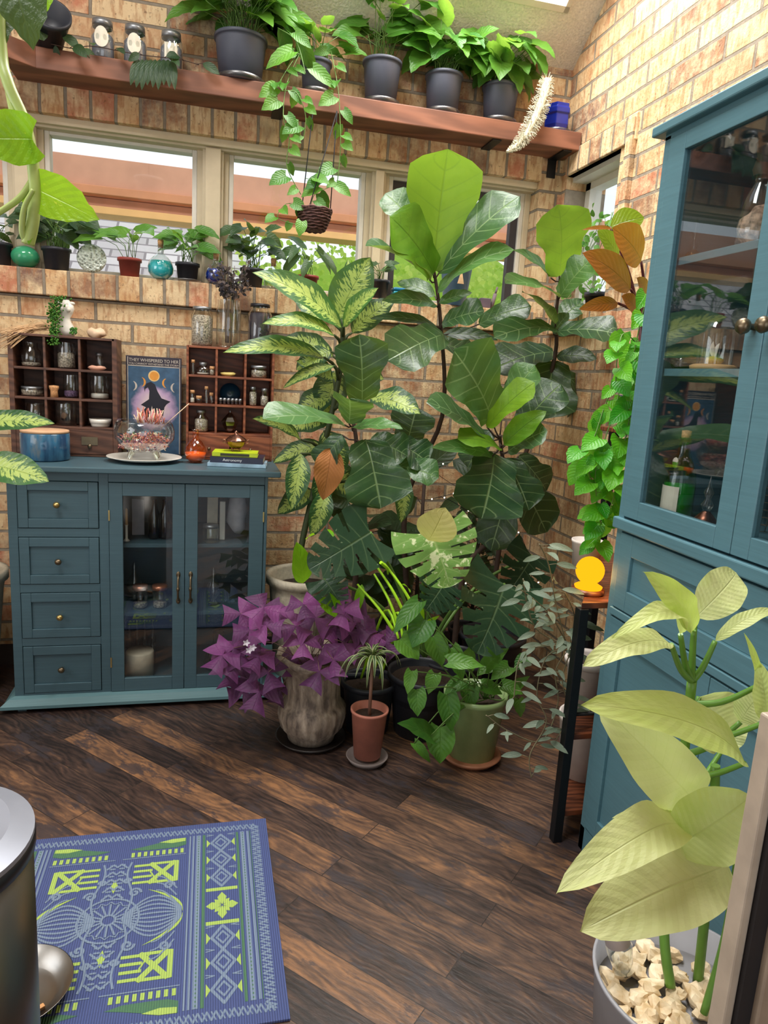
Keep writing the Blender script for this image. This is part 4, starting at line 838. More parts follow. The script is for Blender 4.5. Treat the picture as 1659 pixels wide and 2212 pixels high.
# ---- silvery wandering plant on the stand
wp = Empty('wandering_plant', (1.05, 1.9, .38), 'silvery trailing wandering plant hanging from a white pot on the black stand', 'potted plant')
mb, st = MB(), MB()
for i, P in enumerate([[(1225, 1390), (1190, 1330), (1160, 1300), (1120, 1270)], [(1225, 1400), (1180, 1420), (1160, 1500), (1180, 1560), (1145, 1630), (1148, 1680)], [(1220, 1380), (1200, 1300), (1185, 1220), (1165, 1175)], [(1230, 1400), (1200, 1450), (1205, 1520), (1170, 1600), (1100, 1580), (1050, 1545)], [(1215, 1395), (1150, 1400), (1120, 1430), (1110, 1510)], [(1235, 1400), (1215, 1470), (1230, 1540), (1200, 1600)], [(1210, 1390), (1160, 1360), (1140, 1310), (1130, 1250)], [(1230, 1395), (1240, 1330), (1220, 1280)]]):
    vine([at(x, y, Y=1.78-.015*k_-.02*(i % 3)) for k_, (x, y) in enumerate(P)], mb, st, 13, .058, .017, 'lance', .0018, seed=i+3, tr=(.2, 1), hang=.25, side=1.)
mb.build('foliage', L_trad, wp); st.build('stem', plain('purple_grey_stem', (120, 112, 84), .6), wp)
M_wpot = plain('white_glazed_pot', (214, 204, 196), .35, grain=.03)
wpc = at(1232, 1440, Y=1.80)
pot(wp, (1.16, 1.84, .345), .07, .055, .16, M_wpot)
# ---- neon pothos hanging beside the cabinet
npt = Empty('neon_pothos', (1.33, 1.98, 1.2), 'bright neon green pothos cascading down beside the tall cabinet', 'potted plant')
mb, st = MB(), MB(); TOP = at(1385, 790, Y=1.95)
for i, P in enumerate([[(1390, 740), (1350, 800), (1330, 880), (1300, 980), (1310, 1060), (1300, 1150), (1282, 1180)], [(1390, 770), (1370, 850), (1340, 950), (1290, 1000), (1290, 1090), (1300, 1140)], [(1392, 740), (1365, 800), (1360, 900), (1340, 1000), (1330, 1060), (1310, 1120)], [(1385, 800), (1320, 850), (1285, 940), (1262, 985), (1280, 1040)], [(1390, 760), (1350, 720), (1335, 760), (1330, 830)], [(1390, 700), (1400, 640), (1385, 690), (1370, 760)]]):
    vine([at(x, y, Y=1.95-.035*min(k_, 2)-.02*(i % 3)) for k_, (x, y) in enumerate(P)], mb, st, [21, 21, 22, 15, 8, 4][i], .066, .054, 'heart', .0018, seed=i+30, hang=.8, tr=(.0, 1.))
mb.build('foliage', L_neon, npt); st.build('stem', M_stem, npt)
pot(npt, (1.42, 2.0, 1.201), .075, .06, .13, M_blackpot)
# ---- orange philodendron
ph = Empty('orange_philodendron', (1.42, 2.13, 1.2), 'philodendron with glowing orange and olive leaves beside the cabinet top', 'potted plant')
mb, mg, st = MB(), MB(), MB()
O0 = at(1385, 700, Y=2.1)
for b, t, w, Y_, tone, gr in [((1385, 565), (1322, 492), 98, 2.08, .8, 0), ((1362, 625), (1258, 546), 80, 2.04, .2, 0), ((1322, 494), (1256, 497), 10, 2.06, .8, 0), ((1335, 655), (1250, 668), 34, 2.04, .1, 0), ((1375, 672), (1342, 640), 44, 2.02, .3, 0), ((1318, 490), (1392, 470), 60, 2.14, .5, 1), ((1335, 560), (1290, 498), 56, 2.12, .4, 1), ((1395, 640), (1375, 600), 40, 2.0, .0, 0)]:
    B, T_ = lf(mg if gr else mb, b, t, w, Y_, Y_-.04, 'oval', tone=tone, up=(0, -1, .35), nu=8, nv=12, wave=.015, cup=.1)
    if w > 20: st.tube(spline([O0, (O0+B)/2+V((.01, 0, .01)), B], 5), [.006, .004], 6)
mb.build('foliage', L_org, ph); mg.build('green_foliage', leafmat('yellow_green_leaf', (120, 160, 30), (160, 190, 50), (110, 130, 40), 8, rough=.3, trans=.5), ph, label='yellow green leaves'); st.tube([(1.43, 2.15, 1.27), O0], [.012, .008], 8); st.build('stem', plain('dark_red_stem', (86, 26, 36), .4), ph)
pot(ph, (1.43, 2.15, 1.201), .07, .055, .11, M_blackpot)
# ---- lime dumb cane in the right foreground
ld = Empty('lime_dumb_cane', (.75, .94, 0), 'pale lime dumb cane in the light grey pot at the lower right', 'potted plant')
M_gp = plain('light_grey_pot', (150, 150, 156), .5, grain=.02)
c0 = V((.802, .868, 0)); RZ_ = .34
MB().lathe([(.0005, .0), (.118, .0), (.148, RZ_-.012), (.152, RZ_-.004), (.1515, RZ_), (.146, RZ_), (.141, RZ_-.06), (.0005, RZ_-.065)], c0, 64).build('pot', M_gp, ld)
mb, st = MB(), MB()
CT = at(1495, 1470, Y=.93); CANE = spline([at(1448, 2130, Y=.89), at(1435, 1990, Y=.92), at(1465, 1740, Y=.95), CT], 8)
for b, t, w, Yb, Yt, tone, o in [((1498, 1362), (1406, 1240), 62, .92, .86, .1, dict(up=(.2, -1, .2))), ((1502, 1335), (1608, 1225), 84, .96, .98, .8, dict(up=(-.4, -.9, .5), tipdrop=.25)), ((1470, 1370), (1330, 1368), 52, .90, .84, .6, dict(bend=.28)), ((1450, 1392), (1266, 1428), 62, .88, .82, .8, dict(bend=.12, up=(.1, -.5, 1))),
  ((1545, 1385), (1680, 1312), 34, .92, .9, .7, dict(bend=.15)), ((1610, 1648), (1284, 1508), 104, .86, .78, .35, dict(up=(.2, -.7, .9), wave=.03)), ((1510, 1745), (1312, 1535), 118, .90, .84, .95, dict(up=(-.2, -1, .2))), ((1510, 1505), (1585, 1610), 126, .95, .93, 1., dict(up=(0, -1, .2), wave=.05)), ((1470, 1790), (1216, 1915), 98, .86, .76, .9, dict(bend=.24, up=(.1, -.5, 1))),
  ((1570, 1870), (1268, 2000), 150, .84, .74, 1., dict(bend=.08, up=(.1, -.6, 1), wave=.035)), ((1455, 1830), (1625, 1722), 136, .84, .8, .7, dict(up=(0, -.8, .8), bend=.12)), ((1600, 1560), (1650, 1490), 60, .9, .88, .9, {}), ((1655, 1560), (1640, 1430), 50, .85, .85, .5, {}), ((1640, 1480), (1612, 1370), 16, .86, .86, .1, {}), ((1560, 1620), (1600, 1540), 60, .98, .98, .9, {}), ((1440, 1780), (1330, 1760), 30, .9, .86, 1., {})]:
    B, T_ = lf(mb, b, t, w*1.12, Yb, Yt, 'paddle' if w > 55 else 'lance', tone=tone, nu=10, nv=18, **{**dict(wave=.05, cup=.2, bend=.09, tipdrop=.06), **o})
    q = min(CANE, key=lambda p: abs(p.z-max(.5, B.z-.07))); st.tube(spline([q, (q+B)/2+V((0, 0, -.012)), B], 5), [.0065, .004], 7)
st.tube(CANE, [.009, .008], 10); st.tube(spline([(c0.x+.06, .90, RZ_-.06), (c0.x+.06, .92, .55), (c0.x+.05, .93, .70)], 6), [.009, .008], 10)
for P in ([(1520, 2190), (1570, 2020), (1600, 1850)], [(1545, 2200), (1595, 2020), (1610, 1830)]): st.tube(spline([at(x, y, Y=.82+.02*k_) for k_, (x, y) in enumerate(P)], 6), [.006, .010], 8)
mb.build('foliage', L_lime, ld); st.build('stem', plain('fresh_green_cane', (96, 140, 52), .4), ld)
g = G('cream_pebble'); n = g.noise(g.obj(), 40, 3); g.pbr(Base_Color=g.ramp(n, [(.35, lin((206, 178, 134))), (.65, lin((240, 222, 190)))]), Roughness=.6); M_peb = g.m
random.seed(9); first = None
pebs = []
for i in range(36):
    for tr_ in range(60):
        a = random.uniform(0, 6.3); r_ = .122*sqrt(random.random()); q = V((c0.x+cos(a)*r_, c0.y+sin(a)*r_, 0))
        if all((q-p).length > .024 for p in pebs): break
    pebs.append(q); s_ = random.uniform(.014, .022)
    pm = MB().ball((q.x, q.y, RZ_-.052+random.uniform(0, .010)), s_, 10, wob=.55, sz=(1.3, .95, .7), seed=i, M=Matrix.Rotation(random.uniform(0, 6), 4, 'Z'))
    pm.sm = [False]*len(pm.sm)
    tag(pm.build('pebble', M_peb), 'cream pebble lying on the soil of the light grey pot at the lower right', 'pebble', 'cream pebbles in the grey pot')

# ---- dark bush, plus filler plants added to deepen the shade in the corner
for k_, (lb, x0_, y0_, h0, n_, w_, L_, nm, sp) in enumerate((('dense dark small leaved bush in the deepest shadow of the corner', 1.22, 2.98, .62, 150, .03, .045, 'dark_bush', .20), ('added dark broad leaved filler plant behind the monstera below the middle fig', .92, 2.92, .78, 34, .10, .16, 'filler_plant', .24), ('added dark filler plant against the brick between the two dumb cane leaves', .66, 2.98, .80, 26, .10, .16, 'filler_plant', .17))):
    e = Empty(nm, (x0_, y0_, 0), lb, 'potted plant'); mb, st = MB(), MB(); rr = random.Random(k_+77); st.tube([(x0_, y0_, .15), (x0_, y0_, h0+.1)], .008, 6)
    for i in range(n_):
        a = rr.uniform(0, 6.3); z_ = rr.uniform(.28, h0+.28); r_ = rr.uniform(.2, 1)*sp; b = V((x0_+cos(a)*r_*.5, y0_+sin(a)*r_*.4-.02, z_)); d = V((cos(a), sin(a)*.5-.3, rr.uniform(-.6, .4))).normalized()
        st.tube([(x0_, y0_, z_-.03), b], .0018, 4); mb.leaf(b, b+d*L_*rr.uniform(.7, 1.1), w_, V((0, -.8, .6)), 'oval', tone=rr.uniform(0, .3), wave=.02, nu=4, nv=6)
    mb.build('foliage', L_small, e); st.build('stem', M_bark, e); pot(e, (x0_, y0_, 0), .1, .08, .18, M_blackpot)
# ================================================================ small things
M_cork = plain('cork', (196, 146, 100), .85, grain=.15, gs=200); M_zinc = plain('dull_zinc_lid', (150, 152, 156), .4, .8)
M_lblw = plain('paper_label', (232, 224, 206), .8, grain=.02); M_blklid = plain('black_lid', (34, 34, 40), .4)
M_wht = plain('white_ceramic', (226, 220, 210), .3, grain=.02); M_herb = plain('dried_herbs', (176, 164, 148), .95, grain=.4, gs=160, bump=1); M_dkherb = plain('dark_dried_plant', (58, 54, 66), .9, grain=.3, gs=150, bump=1)
M_lav = plain('dried_lavender', (120, 96, 130), .95, grain=.35, gs=180, bump=1); M_straw = plain('dry_straw', (208, 170, 128), .9, grain=.15)
M_opq = plain('copper_brown_metal', (128, 82, 64), .3, .9)
def lathe1(name, prof, c, mat, par=None, seg=28, M=None, **k): return MB().lathe(prof, c, seg, M=M, **k).build(name, mat, par)
def jar(label, c, r, h, lid=M_zinc, fill=None, lvl=.6, name='glass_jar', cat='jar', group=None, neck=.8, shoulder=.82, glass=None, lidh=.012, M=None, lab=None):
    e = Empty(name, c, label, cat, group); c = V(c); s = shoulder
    lathe1('glass_body', [(.0005, .001), (r*.9, .001), (r, h*.05), (r, h*s*.94), (r*neck, h*s+h*.06), (r*neck, h)], c, glass or GLASS, e)
    if fill:
        rr = r*.94; H_ = h*s*lvl; MB().lathe([(.0005, .003), (rr*.9, .003), (rr, h*.06+.002), (rr, H_*.9), (rr*.8, H_), (.0005, H_*1.03)], c, 28, rfun=lambda a, z: 1+.03*sin(a*5+z*300)).build('contents', fill, e)
    if lid: lathe1('lid', [(.0005, h+.0005), (r*neck+.002, h+.0005), (r*neck+.003, h-lidh), (r*neck+.001, h-lidh)], c, lid, e)
    if lab:
        w_, z0, z1, rd = lab; mb = MB(); n_ = 14
        if rd:
            pts = [(w_*cos(2*pi*i/20), (z0+z1)/2+(z1-z0)/2*sin(2*pi*i/20)) for i in range(20)]
        else: pts = [(-w_, z0), (w_, z0), (w_, z1), (-w_, z1)]
        rr = r+.0012
        P_ = [c+V((rr*sin(x/rr), -rr*cos(x/rr), z)) for x, z in pts]; ctr = c+V((0, -rr, (z0+z1)/2)); n0 = mb.vs(P_+[ctr])
        for i in range(len(P_)): mb.face((n0+len(P_), n0+i, n0+(i+1) % len(P_)))
        mb.build('label', M_lblw, e)
    return e
def bottle(label, c, prof, glass, cap=None, liquid=None, name='glass_bottle', cat='bottle', group=None, capmat=None, liq=None):
    e = Empty(name, c, label, cat, group); c = V(c); lathe1('glass_body', prof, c, glass, e)
    if liquid: lathe1('liquid', liquid, c, liq, e)
    if cap: lathe1('stopper', cap, c, capmat or M_cork, e)
    return e
def bush(mb, st, c, n, L, w, R, h, kind='heart', seed=0, tone=(0, 1), droop=.5, fr=None, arch=.0):
    c = V(c); rr = random.Random(seed)
    for i in range(n):
        a = rr.uniform(0, 2*pi) if fr is None else rr.uniform(*fr); q = c+V((rr.uniform(-.3, .3)*R, rr.uniform(-.3, .3)*R*.6, 0))
        o = V((cos(a), sin(a)*.8, 0)); hh = h*rr.uniform(.35, 1.0); b = q+o*R*rr.uniform(.3, 1.)+V((0, 0, hh)); l = L*rr.uniform(.7, 1.15)
        dd = (o+V((0, 0, rr.uniform(-droop*1.6, .35)))).normalized(); st.tube([q, (q+b)/2+V((0, 0, hh*.2))-o*R*.12, b], .0016, 4)
        mb.leaf(b, b+dd*l, w*l/L*rr.uniform(.95, 1.25), V((rr.uniform(-.4, .4), -.8, .7)) if dd.z > -.3 else V((o.x*.5, -.9, .5)), kind, bend=.1, cup=.2, wave=.025, tone=rr.uniform(*tone), seed=i, nu=6, nv=8)
def bushplant(label, px_, potdim, mat, Y, zb, n, L, w, R, h, name='pothos', group=None, lm=None, seed=0, saucer=None, droop=.5, kind='heart', tone=(0, 1), vines=(), vn=10, fr=None):
    rt, rb, ph_ = potdim; x = at(px_[0], px_[1], Y=Y).x; e = Empty(name, (x, Y, zb), label, 'potted plant', group)
    pot(e, (x, Y, zb+.001), rt, rb, ph_, mat, rim=.004, saucer=saucer, rimh=.012)
    mb, st = MB(), MB(); bush(mb, st, (x, Y, zb+ph_*.9), n, L, w, R, h, kind, seed, tone, droop, fr)
    for P in vines: vine([at(a, b, Y=y_) for a, b, y_ in P], mb, st, vn, L*.85, w*.85, kind, .0018, seed=seed+7, hang=.7, tr=tone)
    mb.build('foliage', lm or L_poth, e); st.build('stem', M_stem, e); return e, x
GS = 'pothos pots lined up on the long wall shelf'
ZT = 2.4165
bushplant('largest pothos on the high wall shelf in a wide charcoal pot', (520, 120), (.098, .08, .16), M_greypot, 3.085, ZT, 80, .125, .07, .17, .24, group=GS, seed=1, saucer=.082, droop=.5, tone=(.2, 1), vines=[[(600, 60, 3.0), (640, 90, 2.96), (660, 160, 2.94)]], vn=5)
bushplant('small pothos in the slimmest shelf pot sending long vines below the shelf', (683, 140), (.06, .05, .125), M_greypot, 3.09, ZT, 14, .085, .06, .10, .12, group=GS, seed=2, saucer=.056, tone=(.3, 1),
 vines=[[(650, 110, 3.05), (620, 180, 2.97), (612, 250, 2.93), (625, 300, 2.93), (620, 360, 2.93), (650, 420, 2.94)], [(715, 110, 3.05), (730, 190, 2.97), (735, 270, 2.95), (735, 330, 2.95), (728, 400, 2.95)], [(640, 120, 3.05), (600, 190, 2.96), (640, 200, 2.95), (660, 250, 2.95), (655, 300, 2.95)]], vn=11)
bushplant('tallest upright pothos with a lime top leaf in the third shelf pot from the left', (825, 160), (.077, .062, .165), M_greypot, 3.09, ZT, 36, .125, .09, .15, .27, group=GS, seed=3, saucer=.068, droop=.35, tone=(.2, 1))
bushplant('bushy pothos on the wall shelf in the pot second from the blue planter', (958, 190), (.076, .064, .155), M_greypot, 3.09, ZT, 46, .11, .08, .14, .19, group=GS, seed=4, saucer=.066, droop=.9, tone=(.2, 1))
bushplant('dense pothos beside the pale plume at the right end of the wall shelf', (1080, 215), (.076, .062, .15), M_greypot, 3.09, ZT, 54, .115, .08, .14, .19, group=GS, seed=6, saucer=.066, droop=.9, tone=(.3, 1))
# tipped pot
tp = Empty('tipped_pot', (-.60, 3.05, ZT), 'black pot lying tipped at the left end of the wall shelf', 'potted plant')
c_ = at(105, 62, Y=3.02); lathe1('pot', [(.0005, -.06), (.05, -.06), (.07, .05), (.074, .05), (.074, .065), (.068, .065), (.06, .0), (.0005, -.01)], c_, M_blackpot, tp, M=Matrix.Rotation(radians(58), 4, 'X') @ Matrix.Rotation(radians(12), 4, 'Y'))
mb, st = MB(), MB(); lf(mb, (135, 75), (172, 108), 26, 3.0); lf(mb, (95, 88), (80, 60), 30, 2.96); vine([at(110, 95, Y=3.0), at(160, 105, Y=3.0), at(200, 100, Y=3.02), at(300, 118, Y=2.99), at(385, 128, Y=2.99), at(430, 140, Y=3.0)], mb, st, 9, .07, .035, 'oval', .0016, seed=4); mb.build('foliage', L_small, tp); st.build('stem', M_bark, tp)
# three labelled jars
for (x, lab, lb) in ((222, (.026, .035, .105, True), 'leftmost of three zinc topped jars on the wall shelf, round pale label'), (292, (.026, .03, .10, True), 'middle of three zinc topped jars on the wall shelf, round pale label'), (370, (.024, .035, .09, False), 'rightmost of three zinc topped jars on the wall shelf, square pale label')):
    p = at(x, 100, Y=3.075); jar(lb, (p.x, 3.075, ZT), .042, .135, M_zinc, plain('grey_blue_salt', (120, 122, 132), .8), .8, group='labelled jars on the wall shelf', lab=lab, lidh=.02)
# small trailing plant drooping over the shelf edge
e = Empty('trailing_cactus', (at(330, 150, Y=3.0).x, 3.05, ZT), 'small dark trailing plant drooping over the shelf edge below the jars', 'plant')
mb = MB()
for i in range(9): a = at(300+i*9, 128, Y=3.0); mb.leaf(a, at(282+i*12, 185+(i % 3)*5, Y=2.97), .03, (0, -1, .2), 'oval', bend=.1, tone=.3)
mb.build('foliage', L_small, e)
# blue planter and plume
bx = at(1205, 240, Y=3.09).x; e = Empty('blue_planter', (bx, 3.09, ZT), 'glossy cobalt blue hexagonal planter at the right end of the wall shelf', 'planter')
M_cob = plain('cobalt_glaze', (26, 40, 132), .12, grain=.02); mb = MB().lathe([(.0005, .005), (.05, .005), (.058, .03), (.056, .07), (.062, .075), (.062, .095), (.056, .1), (.056, .115), (.05, .115), (.048, .06), (.0005, .05)], (bx, 3.09, ZT), 6, sm=False); mb.build('pot', M_cob, e, bevel=.003); lathe1('saucer', [(.0005, 0), (.058, 0), (.064, .01), (.055, .006)], (bx, 3.09, ZT), M_sauc, e)
e = Empty('dried_plume', at(1150, 290, Y=2.98), 'pale fluffy dried grass plume hanging over the right end of the wall shelf', 'dried plume')
mb = MB(); spn = [at(*p, Y=y_) for p, y_ in (((1182, 175), 3.0), ((1170, 220), 2.97), ((1145, 275), 2.95), ((1120, 310), 2.95), ((1095, 328), 2.95))]; cs = spline(spn, 10)
R_ = random.Random(3)
for i in range(1100):
    k_ = R_.random(); p = cs[int(k_*(len(cs)-1))]; wd = .045*sin(pi*min(1, .25+k_*.72)); d = V((R_.gauss(0, 1), R_.gauss(0, .6), R_.gauss(0, 1)-.5)).normalized(); mb.tube([p, p+d*wd], .0010, 3, cap=False)
mb.tube(cs, [.02, .006], 8).build('plume', plain('cream_fluff', (214, 210, 186), .95), e)
# hanging basket
hx = at(678, 478, Y=2.95); e = Empty('hanging_basket', hx, 'dark woven wicker basket hanging on cords in front of the middle window', 'basket')
mb = MB(); z_ = 0
rings = [(.036, -.035), (.045, -.03), (.05, -.02), (.054, -.01), (.058, 0), (.062, .01), (.064, .02), (.066, .03), (.068, .037), (.069, .042)]
for i, (r_, zz) in enumerate(rings):
    pts = [hx+V((r_*cos(a), r_*sin(a), zz+.0022*sin(a*9+i*2))) for a in [2*pi*k_/36 for k_ in range(37)]]; mb.tube(pts, .0046, 5, cap=False)
mb.lathe([(.0005, -.036), (.034, -.036), (.05, -.015), (.062, .02), (.066, .04)], hx, 30)
mb.build('woven_bowl', plain('dark_wicker', (88, 56, 52), .7, grain=.3, gs=120, bump=.8), e)
mb = MB(); tops = [at(676, 200, Y=2.98), at(738, 215, Y=2.98), at(742, 215, Y=2.99)]
for i, a in enumerate((.2, 2.3, 4.3)): 
    q = hx+V((.067*cos(a), .067*sin(a), .042)); t_ = at(676 if i == 1 else 728, 240, Y=2.97); mb.tube([q, (q*.4+t_*.6), t_], .0022, 5)
mb.build('hanging_cord', plain('dark_cord', (40, 40, 44), .8), e)
mb, st = MB(), MB(); vine([at(655, 452, Y=2.93), at(620, 440, Y=2.92), at(600, 470, Y=2.92), at(640, 485, Y=2.9)], mb, st, 5, .05, .04, 'heart', .0012, seed=3); vine([at(670, 455, Y=2.93), at(680, 420, Y=2.92), at(715, 400, Y=2.93), at(660, 385, Y=2.93)], mb, st, 7, .07, .05, 'heart', .0012, seed=8)
lf(mb, (652, 478), (646, 512), 26, 2.87, 2.86, 'heart', up=(0, -1, .2), tone=.9); mb.build('foliage', L_poth, e); st.build('stem', M_stem, e)
# golden pothos in the left foreground
e = Empty('golden_pothos', at(20, -120, Y=1.2), 'sunlit golden pothos vine hanging close to the camera at the upper left', 'potted plant')
mb, st, md_ = MB(), MB(), MB()
st.tube(spline([at(-10, -160, Y=1.2), at(2, 100, Y=1.18), at(18, 180, Y=1.16), at(55, 270, Y=1.15), at(74, 380, Y=1.14), at(72, 470, Y=1.13), at(60, 528, Y=1.13)], 8), [.0075, .0085], 10)
st.tube(spline([at(14, 170, Y=1.17), at(30, 250, Y=1.15), at(60, 300, Y=1.15)], 6), .0045, 8); st.tube(spline([at(70, 390, Y=1.14), at(40, 430, Y=1.13), at(-20, 470, Y=1.12)], 6), [.005, .004], 8); st.tube(spline([at(60, 525, Y=1.13), at(48, 500, Y=1.125), at(52, 450, Y=1.12), at(72, 410, Y=1.12)], 6), [.005, .003], 8)
for b, t, w, ton in [((72, 405), (216, 476), 96, .9), ((70, 300), (-70, 300), 116, .6), ((70, 470), (62, 528), 20, .4)]: lf(mb, b, t, w, 1.14, 1.12, 'heart' if w > 30 else 'lance', up=(.05, -1, .05), tone=ton, nu=10, nv=14, bend=.03, cup=.1)
lf(mb, (100, -30), (80, 48), 46, 1.2, 1.2, 'heart', up=(0, -1, .2), tone=.5)
lf(md_, (20, -60), (72, 110), 120, 1.16, 1.14, 'heart', up=(.2, -1, .4), tone=.3, nu=10, nv=14); lf(md_, (-40, 20), (10, 100), 120, 1.2, 1.18, 'heart', up=(.2, -1, .4), tone=.2)
mb.build('foliage', L_goldp, e); md_.build('dark_foliage', L_small, e); st.build('stem', M_pstem, e)
pot(e, (-.42, 1.22, 2.42), .09, .07, .14, M_wpot)
MB().tube([(-.42, 1.22, 2.55), (-.42, 1.22, ceilz(1.22)-.01)], .003, 6).build('hanger', M_blk, e)
# ---------------------------------------------------------------- window sill
ZS = 1.6655; SY = 3.19
GSL = 'little plants along the window sill'
bushplant('sill plant in a black pot at the far left edge of the picture', (0, 545), (.043, .036, .085), M_blackpot, SY, ZS, 8, .07, .04, .06, .1, group=GSL, seed=11, droop=.2, tone=(.2, .6), lm=L_small)
bushplant('dense dark leaved sill plant in a ribbed black pot right of the green float', (122, 548), (.052, .043, .085), M_blackpot, SY, ZS, 30, .09, .065, .1, .15, group=GSL, seed=12, lm=L_small, tone=(.1, .8), droop=.7)
M_red = plain('brick_red_pot', (150, 62, 54), .5)
bushplant('light green arrowhead vine in a red pot right of the pressed glass disc', (280, 565), (.044, .036, .072), M_red, SY, ZS, 8, .12, .055, .10, .12, name='arrowhead_vine', group=GSL, seed=13, droop=.2, tone=(.6, 1))
bushplant('upright pothos in a black pot between the turquoise and the blue bottle', (405, 582), (.046, .038, .075), M_blackpot, SY, ZS, 18, .105, .06, .085, .15, group=GSL, seed=14, droop=.25, tone=(.3, .8))
bushplant('leafy sill plant behind the dried bouquet in a black pot right of the blue bottle', (545, 585), (.048, .04, .08), M_blackpot, SY+.02, ZS, 24, .08, .055, .1, .17, group=GSL, seed=15, lm=L_small, tone=(.2, .9), droop=.4)
bushplant('droopy arrowhead vine in the maroon pot under the hanging basket', (665, 590), (.045, .036, .07), M_red, SY, ZS, 9, .13, .045, .1, .15, name='arrowhead_vine', group=GSL, seed=16, lm=L_small, tone=(.5, 1), droop=.9)
bushplant('small plant in a black pot left of the turquoise box on the sill', (820, 615), (.042, .034, .08), M_blackpot, SY, ZS, 10, .06, .03, .05, .08, group=GSL, seed=17, lm=L_small, tone=(.3, .9), droop=.3)
p = at(55, 557, Y=SY); e = Empty('glass_float', (p.x, SY, ZS), 'round green glass float on the left of the window sill', 'glass ball'); MB().ball((p.x, SY, ZS+.042), .053, 24, sz=(1, 1, .8)).build('ball', plain('milky_green_glass', (60, 150, 108), .08, grain=.03), e)
p = at(198, 561, Y=SY-.02); e = Empty('pressed_glass_disc', (p.x, p.y, ZS), 'round clear pressed glass disc leaning on the window sill', 'glass disc')
g = G('pressed_glass'); vo = g.add('TexVoronoi', None, Vector=g.obj(), Scale=95.).outputs[0]; g.pbr(Base_Color=g.ramp(vo, [(.1, lin((96, 104, 94))), (.5, lin((190, 198, 186)))]), Roughness=.12, Normal=g.bump(vo, .9, .008)); mp = g.m
MB().lathe([(.0005, -.008), (.05, -.008), (.056, -.003), (.056, .003), (.05, .008), (.0005, .008)], (p.x, p.y, ZS+.058), 36, M=Matrix.Rotation(radians(82), 4, 'X')).build('disc', mp, e)
def flask(label, x, y, gl, liqm, capm, r=.045, hh=.03, Y=SY-.02):
    p = at(x, y, Y=Y); z = ZS
    prof = [(.0005, .001), (r*.6, .002), (r*.95, r*.5), (r, r*.9), (r*.85, r*1.4), (r*.4, r*1.85), (.012, r*2.0), (.011, r*2.0+hh), (.015, r*2.0+hh+.003)]
    lq = [(.0005, .003), (r*.57, .004), (r*.92, r*.5), (r*.96, r*.9), (r*.8, r*1.38), (.0005, r*1.4)]
    cp = [(.0005, r*2+hh-.01), (.010, r*2+hh-.01), (.012, r*2+hh+.018), (.010, r*2+hh+.022), (.0005, r*2+hh+.022)]
    return bottle(label, (p.x, Y, z), prof, gl, cp, lq, capmat=capm, liq=liqm, group='flask bottles on the sill')
flask('round corked flask of turquoise liquid on the window sill', 347, 583, GLASS, plain('turquoise_liquid', (40, 200, 214), .12), M_cork, r=.052)
flask('round cobalt blue flask standing before the window post', 466, 600, GLASS, plain('cobalt_liquid', (30, 56, 150), .12), M_cork, r=.043, hh=.02)
flask('clear corked flask half hidden behind the top dumb cane leaf', 590, 600, GLASS, tinted('clear_liquid', (230, 230, 220), .2), M_cork, r=.04, Y=SY+.02)
p = at(870, 640, Y=SY); e = Empty('turquoise_box', (p.x, SY, ZS), 'small turquoise painted trinket box on the sill behind the tall fig', 'box'); box('box_body', plain('turquoise_lacquer', (36, 150, 170), .2), e, (p.x-.05, p.x+.05, SY-.03, SY+.03, ZS, ZS+.04), .006); box('lid', plain('deep_turquoise_lacquer', (28, 110, 150), .2), e, (p.x-.052, p.x+.052, SY-.032, SY+.032, ZS+.04, ZS+.055), .006)
p = at(985, 600, Y=SY); e = Empty('blue_pail', (p.x, SY, ZS), 'light blue enamel pail on the sill behind the tall fig', 'pail'); M_bl = plain('light_blue_enamel', (112, 150, 196), .35)
lathe1('pail', [(.0005, 0), (.05, 0), (.072, .17), (.075, .17), (.075, .176), (.07, .174), (.048, .01), (.0005, .01)], (p.x, SY, ZS), M_bl, e); MB().tube(spline([(p.x-.073, SY, ZS+.165), (p.x-.04, SY-.05, ZS+.13), (p.x+.04, SY-.05, ZS+.13), (p.x+.073, SY, ZS+.165)], 6), .002, 6).build('handle', M_zinc, e)
MB().prism([(p.x-.015, SY-.0705, ZS+.09), (p.x+.0, SY-.074, ZS+.15), (p.x+.015, SY-.0705, ZS+.09)], (0, -.001, 0), (0, .004, 0)).build('tan_motif', M_straw, e)
p = at(1050, 640, Y=SY); e = Empty('brush_holder', (p.x, SY, ZS), 'dark little holder with a bristle brush at the right of the sill', 'holder'); box('holder', plain('mauve_grey_box', (96, 80, 92), .6), e, (p.x-.03, p.x+.02, SY-.02, SY+.02, ZS, ZS+.045), .003); MB().tube([(p.x+.03, SY, ZS+.002), (p.x+.045, SY, ZS+.07)], .009, 8).tube([(p.x+.045, SY, ZS+.07), (p.x+.052, SY, ZS+.1)], .005, 6).build('brush', plain('grey_bristle', (120, 104, 108), .8), e)
for x_, w_ in ((285, .12), (405, .06), (70, .1)):
    p = at(x_, 600, Y=SY-.02); tag(MB().lathe([(.0005, 0), (w_*.9, 0), (w_, .006), (w_-.003, .006), (w_*.88, .002)], (p.x, SY-.03+.0, ZS-.0005), 32).build('saucer', M_sauc), {285: 'wide clear plastic saucer under the red potted arrowhead vine', 405: 'small clear plastic saucer under the upright pothos', 70: 'clear plastic saucer between the far left sill pots'}[x_], 'saucer', 'clear saucers on the sill') if w_ < .07 else None
